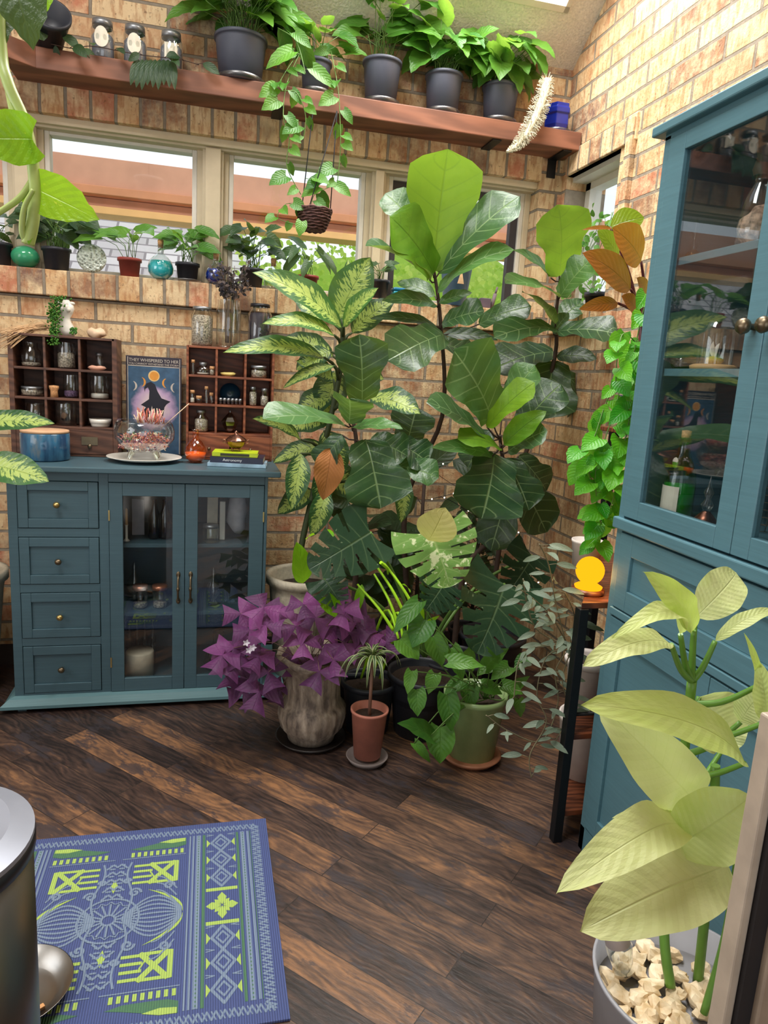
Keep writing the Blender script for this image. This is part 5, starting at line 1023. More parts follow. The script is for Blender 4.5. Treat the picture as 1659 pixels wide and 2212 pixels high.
# right window sill plants
e = Empty('window_climber', (XW+.07, 2.86, ZS), 'airy small leaved climber filling the right wall window', 'potted plant'); mb, st = MB(), MB()
rr = random.Random(8)
for i in range(120):
    c = V((XW+rr.uniform(.01, .09), rr.uniform(2.72, 3.1), rr.uniform(1.72, 2.08))); d = V((rr.gauss(0, 1), rr.gauss(0, 1), rr.gauss(0, 1))).normalized()*.035; mb.leaf(c, c+d, .024, (-1, -.5, .5), 'oval', tone=rr.random(), nu=4, nv=5)
for i in range(8): st.tube(spline([(XW+.06, 2.86, ZS+.06), (XW+.05+rr.uniform(-.02, .02), 2.86+rr.uniform(-.12, .15), 1.85), (XW+.05, 2.86+rr.uniform(-.16, .2), 2.05)], 5), .0014, 4)
mb.build('foliage', L_poth, e); st.build('stem', M_stem, e); pot(e, (XW+.06, 2.86, ZS+.0005), .05, .04, .07, M_blackpot, rim=.003)
# ---------------------------------------------------------------- things on top of the left cubby
ZC = 1.4075
p = at(143, 720, Y=3.06); e = Empty('torso_planter', (p.x, 3.06, ZC), 'cream torso shaped vase on the left cubby shelf', 'vase')
tm = MB(); pr = [(.0005, 0, 0), (.030, .001, 0), (.032, .02, .0), (.029, .038, .0), (.020, .058, -.002), (.018, .07, -.002), (.025, .088, .001), (.029, .104, .003), (.026, .118, .004), (.017, .128, .003), (.0115, .138, .002), (.0005, .138, .002)]
rg = []
for r_, z_, ox_ in pr: rg.append(tm.vs([(p.x+ox_+r_*cos(2*pi*k_/28), 3.06+r_*.7*sin(2*pi*k_/28)-(.006*max(0, 1-abs(z_-.1)/.02) if sin(2*pi*k_/28) < -.3 else 0), ZC+z_) for k_ in range(28)]))
for i in range(len(rg)-1):
    for k_ in range(28): k2 = (k_+1) % 28; tm.face((rg[i]+k_, rg[i]+k2, rg[i+1]+k2, rg[i+1]+k_), sm=True)
for s_ in (-1, 1): tm.ball((p.x+s_*.012, 3.06-.017, ZC+.101), .0105, 12).ball((p.x+s_*.022, 3.06, ZC+.126), .009, 10, sz=(1.5, 1, .8))
tm.build('torso', M_wht, e)
e = Empty('trailing_succulent', (p.x-.06, 3.05, ZC), 'bright string of tiny round leaves trailing beside the torso vase', 'plant'); mb = MB(); rr = random.Random(4)
for i in range(520):
    t_ = rr.random(); x = 118+rr.gauss(0, 9)*(1-.4*t_)+(8 if t_ < .12 else 0); y = 640+t_*105; c = at(x, y, Y=3.0-.02*t_+rr.uniform(0, .04)); mb.ball(c, rr.uniform(.0028, .0046), 5, tn=rr.random())
for i in range(40): c = at(158+rr.uniform(-7, 8), 722-rr.uniform(0, 14), Y=3.02); mb.ball(c, .004, 5, tn=rr.random())
mb.build('beady_leaves', L_poth, e)
p = at(208, 716, Y=3.06); e = Empty('stone_vase', (p.x, 3.06, ZC), 'pale faceted stone lying on the right of the left cubby top', 'stone'); mb = MB().ball((p.x, 3.06, ZC+.019), .03, 12, wob=.5, sz=(1.15, .8, .68), seed=6); mb.build('stone', plain('rose_cream_stone', (222, 192, 160), .5), e)
p = at(60, 705, Y=3.04); e = Empty('dried_wheat', (p.x, 3.04, ZC), 'bundle of dry wheat and driftwood lying on the left cubby shelf', 'dried plant'); mb = MB(); rr = random.Random(6)
for i in range(60):
    a = at(98+rr.uniform(-20, 10), 706+rr.uniform(-4, 8), Y=3.04); b_ = at(8+rr.uniform(-12, 22), 728+rr.uniform(-16, 26), Y=2.98+rr.uniform(-.02, .02)); mb.tube(spline([a, (a+b_)/2+V((0, 0, .012)), b_], 4), [.0009, .0014], 3)
mb.tube(spline([at(60, 714, Y=3.05), at(90, 700, Y=3.05), at(112, 712, Y=3.05)], 5), [.012, .006], 8).tube(spline([at(112, 714, Y=3.03), at(85, 690, Y=3.02), at(62, 702, Y=3.0)], 5), .0012, 4)
mb.build('stalks', M_straw, e)
# cubby jars (left): centre x of column, bottom z of row
t = .009
CX_ = [(LX[i]+LX[i+1])/2 for i in range(3)]; CZ_ = [LZ[1]+t/2, LZ[2]+t/2, LZ[3]+t/2]; YJ = 3.045
GL = 'glass jars in the left cubby'
GR = 'little bottles in the right cubby'
jar('round bellied clear jar in the top left hole of the left cubby', (CX_[0], YJ, CZ_[2]+.0005), .036, .092, None, M_herb, .25, group=GL, neck=.7, shoulder=.7)
jar('jar of dried pods in the top middle hole of the left cubby', (CX_[1]+.006, YJ, CZ_[2]+.0005), .034, .1, None, M_herb, .75, group=GL, neck=.95)
jar('narrow clear jar in the top right hole of the left cubby', (CX_[2], YJ+.01, CZ_[2]+.0005), .014, .068, M_zinc, None, name='glass_vial', cat='vial')
e = Empty('seashell', (CX_[2]-.006, 3.012, CZ_[2]), 'peach seashell pair lying in the top right hole of the left cubby', 'seashell'); MB().ball((CX_[2]-.004, 3.012, CZ_[2]+.010), .028, 10, wob=.5, sz=(1.2, .5, .36), seed=3).build('shell', plain('peach_shell', (214, 160, 136), .5), e)
e = jar('squat glass dish of dried leaves in the middle left hole of the left cubby', (CX_[0], YJ, CZ_[1]+.0005), .042, .036, M_zinc, M_herb, .9, group=GL, neck=.9, shoulder=.9)
lathe1('x', [(0, 0)], (0, 0, 0), M_cork) if False else None
e = Empty('champagne_cork', (CX_[1]-.036, 3.01, CZ_[1]), 'champagne cork standing in the centre hole of the left cubby', 'cork'); lathe1('cork', [(.0005, .0005), (.0155, .0005), (.0135, .022), (.0145, .028), (.0185, .036), (.018, .045), (.0005, .047)], (CX_[1]-.036, 3.01, CZ_[1]), M_cork, e)
jar('tall jar of purple petals in the centre hole of the left cubby', (CX_[1]+.018, YJ+.01, CZ_[1]+.0005), .028, .088, None, M_lav, .38, group=GL, neck=.95)
jar('clear jar with a pale crystal in the middle right hole of the left cubby', (CX_[2], YJ, CZ_[1]+.0005), .036, .09, None, M_wht, .3, group=GL, neck=.95)
jar('clear jar half behind a leaf in the bottom left hole of the left cubby', (CX_[0]+.01, YJ, CZ_[0]+.0005), .034, .08, None, None, group=GL, neck=.9)
jar('straight empty jar in the bottom middle hole of the left cubby', (CX_[1], YJ, CZ_[0]+.0005), .038, .086, None, None, group=GL, neck=.97, shoulder=.92)
e = Empty('white_bowls', (CX_[2]+.002, 3.035, CZ_[0]), 'white ceramic bowl in the bottom right hole of the left cubby', 'bowl'); lathe1('bowl', [(.0005, .001), (.034, .001), (.037, .012), (.036, .013), (.040, .014), (.042, .032), (.039, .032), (.034, .008), (.0005, .006)], (CX_[2]+.002, 3.035, CZ_[0]), M_wht, e)
# cubby right
CX2 = [(RX[i]+RX[i+1])/2 for i in range(3)]; CZ2 = [RZ[1]+t/2+.0005, RZ[2]+t/2+.0005, RZ[3]+t/2+.0005]; Y2 = 3.04
jar('wide footed glass jar in the top left hole of the right cubby', (CX2[0]+.004, Y2, CZ2[2]), .028, .05, M_zinc, M_wht, .3, group=GR, neck=.5, shoulder=.6)
jar('thin glass tube left of the footed jar in the right cubby', (CX2[0]-.036, 3.02, CZ2[2]), .006, .058, M_cork, None, name='glass_vial', cat='vial', group=GR)
jar('tiny corked bottle right of the footed jar in the right cubby', (CX2[0]+.040, 3.02, CZ2[2]), .010, .036, M_cork, M_herb, .8, name='glass_vial', cat='vial', group=GR)
e = Empty('shell_dish', (CX2[1]-.01, 3.03, CZ2[2]), 'small yellow shell dish in the top middle hole of the right cubby', 'dish'); MB().ball((CX2[1]-.01, 3.03, CZ2[2]+.008), .024, 10, wob=.4, sz=(1.3, .7, .36), seed=2).build('shell', plain('yellow_shell', (206, 186, 110), .4), e)
jar('glass jar of stones in the top right hole of the right cubby', (CX2[2], Y2, CZ2[2]), .034, .05, M_zinc, M_herb, .8, group=GR, neck=.9)
for i, (dx, r_, h_, lbx) in enumerate(((-.038, .009, .052, 'leftmost thin vial in the middle left hole of the right cubby'), (-.012, .012, .03, 'short round vial in the middle left hole of the right cubby'), (.018, .006, .07, 'tallest thin vial in the middle left hole of the right cubby'), (.038, .007, .045, 'vial touching the divider in the middle left hole of the right cubby'))):
    jar(lbx, (CX2[0]+dx, 3.02+.01*(i % 2), CZ2[1]), r_, h_, M_cork, M_wht if i == 0 else None, .5, name='glass_vial', cat='vial', group=GR)
p_ = (CX2[1], 3.06, CZ2[1]); e = Empty('blue_saucer', p_, 'dark blue round dish propped in the centre hole of the right cubby', 'dish'); MB().lathe([(.0005, 0), (.03, .001), (.042, .006), (.043, .008), (.0005, .004)], (CX2[1], 3.085, CZ2[1]+.044), 28, M=Matrix.Rotation(radians(80), 4, 'X')).build('dish', plain('teal_blue_glaze', (30, 66, 92), .2), e)
for i in range(6): jar(['first', 'second', 'third', 'fourth', 'fifth', 'sixth'][i]+' tiny dark vial from the left before the blue dish in the right cubby', (CX2[1]-.04+i*.016, 3.02, CZ2[1]), .0058, .026, M_zinc, M_dkherb, .8, name='glass_vial', cat='vial', group='tiny vials before the blue dish')
jar('left bottle of pale buds in the middle right hole of the right cubby', (CX2[2]-.022, Y2-.01, CZ2[1]), .016, .078, M_zinc, M_herb, .9, group=GR, neck=.6)
jar('right bottle of pale buds in the middle right hole of the right cubby', (CX2[2]+.026, Y2-.01, CZ2[1]), .017, .074, M_zinc, M_herb, .7, group=GR, neck=.6)
jar('pear shaped spice bottle in the bottom left hole of the right cubby', (CX2[0]-.002, Y2, CZ2[0]), .028, .09, M_zinc, M_herb, .85, group=GR, neck=.6, shoulder=.7)
e = Empty('crystal_ornament', (CX2[1], Y2, CZ2[0]), 'diamond shaped glass ornament in the bottom middle hole of the right cubby', 'ornament'); lathe1('ornament', [(.0005, .0), (.02, .012), (.036, .048), (.018, .07), (.005, .085), (.006, .092), (.0005, .096)], (CX2[1], Y2, CZ2[0]), thin_glass('smoky_glass', (.5, .48, .46), .7, 2, .15), e, seg=6, sm=False)
# on the right cubby
ZR = 1.4045
jar('screw top jar of pale dried flowers, left of three on the right cubby', (at(436, 740, Y=3.06).x, 3.06, ZR), .044, .155, M_zinc, M_herb, .96, group='big jars on the right cubby', neck=.78)
e = jar('tall open jar holding the dark dried bouquet on the right cubby', (at(493, 745, Y=3.05).x, 3.05, ZR), .05, .19, None, None, group='big jars on the right cubby', neck=.9)
jar('jar packed with dark purple herbs, right of three on the right cubby', (at(560, 750, Y=3.06).x, 3.06, ZR), .050, .185, M_blklid, plain('purple_black_herbs', (36, 30, 48), .6), .98, group='big jars on the right cubby', neck=.75)
jx = at(493, 745, Y=3.05).x; e = Empty('dried_bouquet', (jx, 3.05, ZR+.01), 'dark dried flower bouquet standing in the tall open jar', 'dried flowers'); mb = MB(); md_ = MB(); rr = random.Random(12)
for i in range(26):
    a = rr.uniform(0, 6.3); q = V((jx+cos(a)*.012, 3.05+sin(a)*.012, ZR+.02)); m_ = V((jx+cos(a)*.02, 3.05+sin(a)*.02, ZR+.19)); t_ = V((jx+cos(a)*rr.uniform(.02, .1), 3.03+sin(a)*.05, ZR+rr.uniform(.24, .34)))
    mb.tube(spline([q, m_, t_], 4), .0014, 4)
    for k_ in range(9): d = V((rr.gauss(0, 1), rr.gauss(0, 1), rr.gauss(0, 1))).normalized()*.022; b_ = m_+(t_-m_)*rr.uniform(.2, 1); md_.leaf(b_, b_+d, .012, (0, -1, .3), 'oval', tone=rr.random(), nu=2, nv=3)
mb.build('stalks', plain('grey_brown_stalk', (104, 88, 78), .9), e); md_.build('petals', leafmat('dried_dark_petal', (34, 36, 54), (104, 88, 80), (60, 50, 50), 3, rough=.9, trans=.1), e)
# ---------------------------------------------------------------- print leaning on the wall
e = Empty('witch_print', (-.225, 3.14, .9425), 'blue witch and moon phases print leaning on the brick between the cubbies', 'picture')
PY = 3.10; u0, u1, w0, w1 = -.334, -.115, .943, 1.350
M_pnavy = plain('print_dark_border', (54, 48, 60), .6); M_pblue = plain('print_night_blue', (60, 92, 122), .6, grain=.12, gs=30)
Tilt = lambda P_: P_
box('backing', M_pnavy, e, (u0, u1, PY, PY+.006, w0, w1), .001)
def PB_(x, z, d=0): return (x, PY-.0006-d, z)
def poly(nm, pts, mat, d=0): return MB().prism([PB_(x, z, d) for x, z in pts], (0, 0, 0), (0, .0004, 0)).build(nm, mat, e)
M_pl = plain('print_pale_line', (206, 196, 184), .6)
mb = MB()
for a, b_, c, d in ((u0+.006, u1-.006, 1.309, 1.312), (u0+.006, u0+.0085, .95, 1.345), (u1-.0085, u1-.006, .95, 1.345)): mb.prism([PB_(a, c), PB_(b_, c), PB_(b_, d), PB_(a, d)], (0, 0, 0), (0, .0004, 0))
poly('night_sky', [(u0+.0085, .95), (u1-.0085, .95), (u1-.0085, 1.308), (u0+.0085, 1.308)], M_pblue)
mb.build('white_rule', M_pl, e)
cx0 = (u0+u1)/2; 
g = G('print_glow'); o = g.obj(); dv = g.add('VectorMath', {'operation': 'DISTANCE'}, **{'0': o, '1': (cx0, PY, 1.14)}).outputs['Value']; nz = g.noise(o, 25, 4)
g.pbr(Base_Color=g.ramp(g.M('ADD', dv, g.M('MULTIPLY', g.M('SUBTRACT', nz, .5), .05)), [(.03, lin((232, 214, 206))), (.075, lin((190, 160, 196))), (.098, lin((60, 92, 122)))]), Roughness=.6)
poly('moon_glow', [(cx0+.098*cos(a), 1.14+.115*sin(a)) for a in [2*pi*i/28 for i in range(28)]], g.m, .0002)
def disc(cx, cz, r_, mat, d, nm): return poly(nm, [(cx+r_*cos(2*pi*i/24), cz+r_*sin(2*pi*i/24)) for i in range(24)], mat, d)
disc(cx0, 1.272, .0225, plain('print_pale_gold', (232, 196, 130), .6), .0004, 'full_moon'); disc(cx0+.001, 1.272, .018, plain('print_orange', (226, 152, 60), .6), .0006, 'full_moon_face')
def cres(cx, cz, r_, s_, mat, nm):
    o_ = [(cx+s_*r_*cos(a), cz+r_*sin(a)) for a in [(-1.25+2.5*i/14) for i in range(15)]]; i_ = [(cx+s_*(r_*.62*cos(a)-.0+.0), cz+r_*.95*sin(a)) for a in [(-1.25+2.5*i/14) for i in range(15)]]
    poly(nm, o_+i_[::-1], mat, .0004)
for s_ in (1, -1):
    cres(cx0-s_*.052, 1.245, .020, s_, plain('print_orange', (226, 152, 60), .6), 'half_moon'); cres(cx0-s_*.086, 1.228, .020, s_, M_pl, 'thin_moon')
wz = 1.14
poly('witch_silhouette', [(cx0-.052, wz+.012), (cx0-.020, wz+.036), (cx0-.018, wz+.07), (cx0-.024, wz+.085), (cx0-.034, wz+.078), (cx0-.036, wz+.064), (cx0-.039, wz+.082), (cx0-.03, wz+.1), (cx0-.012, wz+.108), (cx0+.004, wz+.098), (cx0+.014, wz+.07), (cx0+.03, wz+.042), (cx0+.066, wz+.03), (cx0+.05, wz+.018), (cx0+.042, wz+.006), (cx0+.036, wz-.03), (cx0+.022, wz-.045), (cx0+.006, wz-.05), (cx0-.004, wz-.02), (cx0-.008, wz+.01), (cx0-.016, wz-.03), (cx0-.03, wz-.045), (cx0-.05, wz-.02), (cx0-.032, wz+.002)], plain('print_black', (26, 26, 40), .6), .0006)
MT = lambda x, z, d=.0012: Matrix.Translation((x, PY-d, z)) @ Matrix.Rotation(pi/2, 4, 'X')
textmesh('THEY WHISPERED TO HER', .018, MT(cx0, 1.333), M_pl, 'print_lettering', e, .195); textmesh('YOU CANNOT WITHSTAND THE STORM', .011, MT(cx0, 1.3185), M_pl, 'print_lettering', e, .195)
# ---------------------------------------------------------------- sideboard top
ZB = .9425
p = at(93, 995, Z=ZB); e = Empty('blue_canister', (-.60, 2.86, ZB), 'glossy blue ceramic canister with wooden lid on the left of the sideboard', 'canister')
g = G('blue_streaked_glaze'); n = g.noise(g.scale(g.obj(), (1, 1, .25)), 30, 4); g.pbr(Base_Color=g.ramp(n, [(.35, lin((34, 66, 98))), (.55, lin((58, 106, 138))), (.72, lin((120, 120, 116)))]), Roughness=.12)
lathe1('canister', [(.0005, .001), (.082, .001), (.086, .006), (.086, .098), (.083, .102), (.0005, .1)], (-.60, 2.875, ZB), g.m, e, seg=48); lathe1('lid', [(.0005, .102), (.084, .102), (.085, .110), (.083, .112), (.0005, .112)], (-.60, 2.875, ZB), plain('pale_lid_wood', (212, 168, 132), .6), e, seg=48)
PC = V((-.246, 2.90, ZB)); pl_ = Empty('white_plate', PC, 'oval white plate under the footed glass bowl', 'plate')
MB().lathe([(.0005, .003), (.06, .0005), (.1, .006), (.142, .018), (.141, .020), (.1, .010), (.0005, .006)], PC, 56).build('plate', M_wht, pl_)
e = Empty('footed_glass_bowl', PC+V((0, 0, .011)), 'footed clear glass bowl of dried flowers on the white plate', 'bowl')
BC = PC+V((0, 0, .010))
lathe1('glass_bowl', [(.0005, .024), (.04, .026), (.085, .045), (.112, .08), (.114, .11), (.106, .14), (.098, .148), (.104, .150)], BC, thin_glass('greenish_glass', (.90, .93, .88), .8, 2, .1), e, seg=48)
for k_ in range(4): a = pi/4+k_*pi/2; MB().tube(spline([BC+V((.06*cos(a), .06*sin(a), .03)), BC+V((.07*cos(a), .07*sin(a), .015)), BC+V((.075*cos(a), .075*sin(a), .004))], 4), [.013, .008], 8).build('foot', thin_glass('foot_glass', (.9, .92, .86), .8, 2, .2), e)
e = Empty('dried_flowers', BC+V((0, 0, .04)), 'rust and plum dried flower mix heaped in the glass bowl', 'dried flowers'); rr = random.Random(21)
cols = [plain('rust_petals', (176, 92, 66), .9), plain('plum_petals', (112, 44, 84), .9), plain('cream_petals', (226, 200, 170), .9), plain('sage_bits', (96, 124, 72), .9), plain('pink_petals', (204, 132, 128), .9)]
mb = MB()
for i in range(900):
    a = rr.uniform(0, 6.3); r_ = .092*sqrt(rr.random()); z = .045+.06*rr.random()*(1.1-r_*4); c = BC+V((r_*cos(a), r_*sin(a), z)); mi = rr.choice([0, 0, 1, 2, 4, 3 if c.x < BC.x-.03 else 0, 1 if c.x > BC.x+.03 else 4]); d = V((rr.gauss(0, 1), rr.gauss(0, 1), rr.gauss(0, 1))).normalized()*.014
    n0 = mb.vs([c, c+d, c+d*.6+d.orthogonal().normalized()*.006]); mb.face((n0, n0+1, n0+2), mi=mi)
for i in range(60):
    a = rr.uniform(0, 6.3); r_ = .06*sqrt(rr.random()); c = BC+V((.025+r_*cos(a), r_*sin(a), .14)); mb.tube([c, c+V((rr.uniform(-.02, .02), 0, rr.uniform(.015, .06)))], .0022, 4, mi=rr.choice([0, 4, 2]))
mb.tube([BC+V((.06, 0, .12)), at(408, 872, Y=2.92)], [.001, .002], 5, mi=2)
mb.build('petals', cols, e)
e = Empty('orange_carafe', (-.045, 2.915, ZB), 'round orange glass carafe left of the books', 'bottle'); M_og = tinted('orange_glass', (252, 208, 168), .6)
OC = V((-.052, 2.90, ZB)); lathe1('glass_body', [(.0005, .001), (.022, .002), (.038, .02), (.043, .042), (.04, .062), (.026, .085), (.013, .096), (.012, .13), (.016, .133)], OC, M_og, e); lathe1('liquid', [(.0005, .003), (.02, .004), (.036, .02), (.041, .042), (.0005, .046)], OC, plain('orange_liquid', (236, 138, 66), .2), e)
# books
def book(label, c, w_, d_, h_, ang, cov, spine_txt, tcol, strip=None, lines=0):
    e = Empty('book', c, label, 'book', 'stacked books on the sideboard'); M_ = Matrix.Translation(c) @ Matrix.Rotation(radians(ang), 4, 'Z')
    MB().box(-w_/2, w_/2, -d_/2, d_/2, 0, .0015, M=M_).box(-w_/2, w_/2, -d_/2, d_/2, h_-.0015, h_, M=M_).box(-w_/2, w_/2, -d_/2, -d_/2+.0015, 0, h_, M=M_).build('cover', cov, e, bevel=.0006)
    MB().box(-w_/2+.002, w_/2-.002, -d_/2+.0015, d_/2-.003, .0015, h_-.0015, M=M_).build('pages', plain('book_pages', (196, 188, 170), .9, grain=.05, gs=200), e)
    MS = M_ @ Matrix.Translation((0, -d_/2-.0008, h_/2)) @ Matrix.Rotation(pi/2, 4, 'X')
    if strip: MB().box(-w_*.32, w_*.32, -d_/2-.0006, -d_/2, h_*.15, h_*.8, M=M_).build('spine_band', strip, e)
    if spine_txt: textmesh(spine_txt, h_*.62, MS @ Matrix.Translation((-w_*.08, 0, 0)), tcol, 'spine_lettering', e, w_*.36 if not strip else w_*.5)
M_bw = plain('white_ink', (222, 222, 226), .5)
bc = V((.115, 2.86, ZB+.0005))
book('pale blue and white book at the bottom of the stack', bc, .225, .15, .014, -7, plain('pale_blue_cover', (150, 178, 198), .4, grain=.2, gs=18), None, M_bw)
book('navy book with white lettering in the middle of the stack', bc+V((.0, .004, .0145)), .205, .14, .023, -8, plain('navy_cover', (34, 38, 60), .35), 'Astronomy', M_bw)
book('thin lime green book on top of the stack', bc+V((-.01, .008, .038)), .175, .12, .016, -6, plain('lime_cover', (186, 206, 32), .4), None, M_bw, strip=plain('olive_black_band', (52, 54, 30), .5))
e = Empty('copper_sugar_bowl', bc+V((.0, .01, .0545)), 'lidded antique copper bowl with tiny feet on top of the books', 'bowl'); SC = bc+V((-.01, .012, .0545))
M_cop = plain('tarnished_copper', (150, 108, 92), .25, .95)
lathe1('bowl', [(.0005, .012), (.018, .012), (.032, .026), (.037, .038), (.040, .044), (.036, .046)], SC, M_cop, e, seg=32, rfun=lambda a, z: 1+.04*cos(a*12)); lathe1('lid', [(.041, .044), (.034, .052), (.02, .062), (.008, .067), (.005, .07), (.008, .076), (.0005, .082)], SC, M_cop, e, seg=32, rfun=lambda a, z: 1+.03*cos(a*12) if z < .06 else 1)
for k_ in range(4): a = pi/4+k_*pi/2; MB().tube([SC+V((.014*cos(a), .014*sin(a), .013)), SC+V((.022*cos(a), .022*sin(a), .0))], [.003, .002], 6).build('foot', M_cop, e)
for s_ in (-1, 1): MB().tube(spline([SC+V((s_*.036, 0, .04)), SC+V((s_*.05, 0, .046)), SC+V((s_*.05, 0, .034)), SC+V((s_*.036, 0, .03))], 4), .0018, 6).build('handle', M_cop, e)
# ---------------------------------------------------------------- inside the sideboard
def sat(x, y, Y=2.86): return at(x, y, Y=Y)
z1, z2, z3 = .6425, .3665, .0705
GI = 'things on the sideboard shelves'
for i, (x, zb_) in enumerate(((334, z1), (357, z1))):
    q = sat(x, 1150); bottle('%s of two clear blue bottles on the top shelf inside the sideboard' % ['left', 'right'][i], (q.x, 2.85, zb_), [(.0005, .001), (.022, .001), (.024, .01), (.024, .09), (.012, .12), (.009, .15), (.011, .155)], tinted('blue_glass', (56, 110, 170), .5), group='blue bottles inside the sideboard')
q = sat(277, 1150); e = Empty('candle_stick', (q.x, 2.80, z1), 'slim amber tipped candle stick at the left inside the sideboard', 'candle'); lathe1('holder', [(.0005, .001), (.014, .001), (.005, .01), (.005, .06), (.007, .065)], (q.x, 2.80, z1), M_wht, e); lathe1('candle', [(.0005, .065), (.006, .065), (.005, .125), (.0005, .13)], (q.x, 2.80, z1), plain('amber_wax', (220, 172, 120), .5), e)
def leanbox(label, x0, x1, ya_, yb_, z0, z1_, mat, nm, cat):
    a = at(x0, 1150, Y=ya_).x; b_ = at(x1, 1150, Y=ya_).x; e = Empty(nm, ((a+b_)/2, ya_, z0), label, cat); box('panel', mat, e, (a, b_, ya_, yb_, z0+.0005, z1_), .002); return e
leanbox('grey card standing behind the candle stick inside the sideboard', 285, 312, 2.90, 2.905, z1, .79, plain('grey_card', (150, 144, 150), .7), 'card', 'card')
leanbox('tall cream ribbed candle box behind the right sideboard door', 447, 470, 2.84, 2.87, z1, .85, plain('cream_ribbed_card', (206, 196, 178), .6), 'candle_box', 'box')
leanbox('slim white book standing behind the right sideboard door', 474, 486, 2.82, 2.92, z1, .80, M_wht, 'book', 'book')
q = at(515, 1110, Y=2.88); e = Empty('white_cushion', (q.x, 2.9, z1), 'crumpled white paper bag in the upper right of the sideboard', 'bag'); MB().ball((q.x-.005, 2.9, z1+.105), .1, 14, wob=.35, sz=(.42, .4, 1.0), seed=5).build('bag', plain('white_paper', (214, 210, 216), .8), e)
q = sat(455, 1140, 2.79); jar('wide glass jar with metal rim before the cream box inside the sideboard', (q.x, 2.79, z1), .03, .07, M_zinc, None, neck=.9)
for x_, lb in ((303, 'left jar with copper lid on the middle shelf of the sideboard'), (345, 'right jar with copper lid on the middle shelf of the sideboard')):
    q = sat(x_, 1290, 2.82); jar(lb, (q.x, 2.82, z2), .028, .09, plain('copper_lid', (196, 128, 100), .35, .7), M_herb, .3, group='copper lidded jars', neck=.95, lidh=.016)
for x_, y_, s_, lb in ((290, 1230, .03, 'upturned glass bowl behind the copper lidded jars in the sideboard'), (460, 1290, .028, 'clear stemmed decanter on the middle shelf behind the right door')):
    q = sat(x_, y_, 2.93); bottle(lb, (q.x, 2.93 if x_ < 400 else 2.84, z2), [(.0005, .001), (s_*.8, .002), (s_*.3, .02), (s_, .05), (s_*.9, .08), (s_*.25, .11), (s_*.3, .14), (.0005, .16)], GLASS, name='decanter', cat='decanter')
q = sat(303, 1420, 2.86); e = Empty('pillar_candle', (q.x, 2.86, z3), 'broad cream pillar candle on the sideboard floor behind the left door', 'candle'); MB().lathe([(.0005, .001), (.054, .001), (.055, .10), (.052, .106), (.0005, .1)], (q.x, 2.84, z3), 36).build('wax', plain('cream_wax', (226, 212, 188), .5), e)
for i in range(4):
    q = sat(278+i*17, 1380, 2.93); bottle(['first', 'second', 'third', 'fourth'][i]+' clear slim bottle from the left behind the pillar candle', (q.x, 2.95, z3), [(.0005, .001), (.013, .001), (.014, .12), (.006, .15), (.006, .19), (.008, .195)], GLASS, group='slim bottles behind the pillar candle')
q = sat(470, 1430, 2.9); bottle('dark wide carafe on the sideboard floor behind the right door', (q.x, 2.88, z3), [(.0005, .001), (.05, .002), (.06, .03), (.04, .09), (.02, .12), (.025, .16)], thin_glass('smoke_dark', (.4, .4, .44), .6, 2, .1), name='carafe', cat='carafe')
# ---------------------------------------------------------------- inside the tall cabinet
def cat_(x, y, X=1.2): return at(x, y, X=X)
q = cat_(1462, 1090, 1.17); e = Empty('green_bottle', (1.17, q.y, 1.0125), 'corked green bottle with a cream label inside the tall cabinet', 'bottle')
gc = V((1.17, q.y, 1.0125)); k_ = .86
lathe1('glass_body', [(.0005, .002), (.036, .002), (.039, .01), (.039, .09), (.034, .12), (.016, .165), (.013, .2), (.015, .205)], gc, tinted('bottle_green', (150, 220, 130), .6), e); lathe1('liquid', [(.0005, .004), (.035, .004), (.037, .012), (.037, .088), (.0005, .089)], gc, plain('green_liquid', (40, 168, 50), .2), e); lathe1('stopper', [(.0005, .195), (.011, .195), (.012, .222), (.0005, .224)], gc, M_cork, e)
mb = MB(); n0 = []
for j in range(9):
    a = pi+(-1.15+j*.26); n0.append(mb.vs([gc+V((.0402*cos(a), .0402*sin(a), z)) for z in (.012, .082)]))
for j in range(8): mb.face((n0[j], n0[j+1], n0[j+1]+1, n0[j]+1))
a = pi-.15; mb.ball(gc+V((-.021, -.0, .14)), .012, 10, sz=(.35, 1, 1.2)); mb.build('label', M_lblw, e)
q = cat_(1525, 1110, 1.16); e = Empty('copper_candlestick', (1.16, q.y, 1.0125), 'small glass topped copper lamp right of the green bottle', 'ornament'); lathe1('base', [(.0005, .001), (.026, .001), (.03, .015), (.018, .03), (.008, .04)], (1.16, q.y, 1.0125), M_opq, e); lathe1('glass_stack', [(.008, .04), (.015, .055), (.006, .07), (.012, .085), (.005, .1), (.0005, .125)], (1.16, q.y, 1.0125), GLASS, e)
q = cat_(1545, 760, 1.18); e = Empty('bell_jar', (1.18, q.y, 1.3845), 'glass bell jar with a yellow blossom on a wooden disc, middle cabinet shelf', 'bell jar'); bq = V((1.18, q.y, 1.3845))
lathe1('base', [(.0005, .0), (.052, .0), (.054, .010), (.046, .014), (.0005, .014)], bq, plain('light_wood', (206, 164, 112), .6), e); lathe1('dome', [(.04, .014), (.041, .085), (.034, .112), (.018, .128), (.0005, .132)], bq, thin_glass('dome_glass', (.95, .96, .95), .8, 2, .12), e); MB().ball(bq+V((0, 0, .024)), .02, 12, wob=.4, sz=(1, 1, .5)).build('blossom', plain('yellow_flower', (226, 196, 60), .7), e); MB().leaf(bq+V((0, 0, .03)), bq+V((0, .012, .07)), .018, (-1, 0, 0), 'oval').leaf(bq+V((0, 0, .03)), bq+V((0, -.012, .065)), .016, (-1, 0, 0), 'oval').build('pale_leaves', M_wht, e)
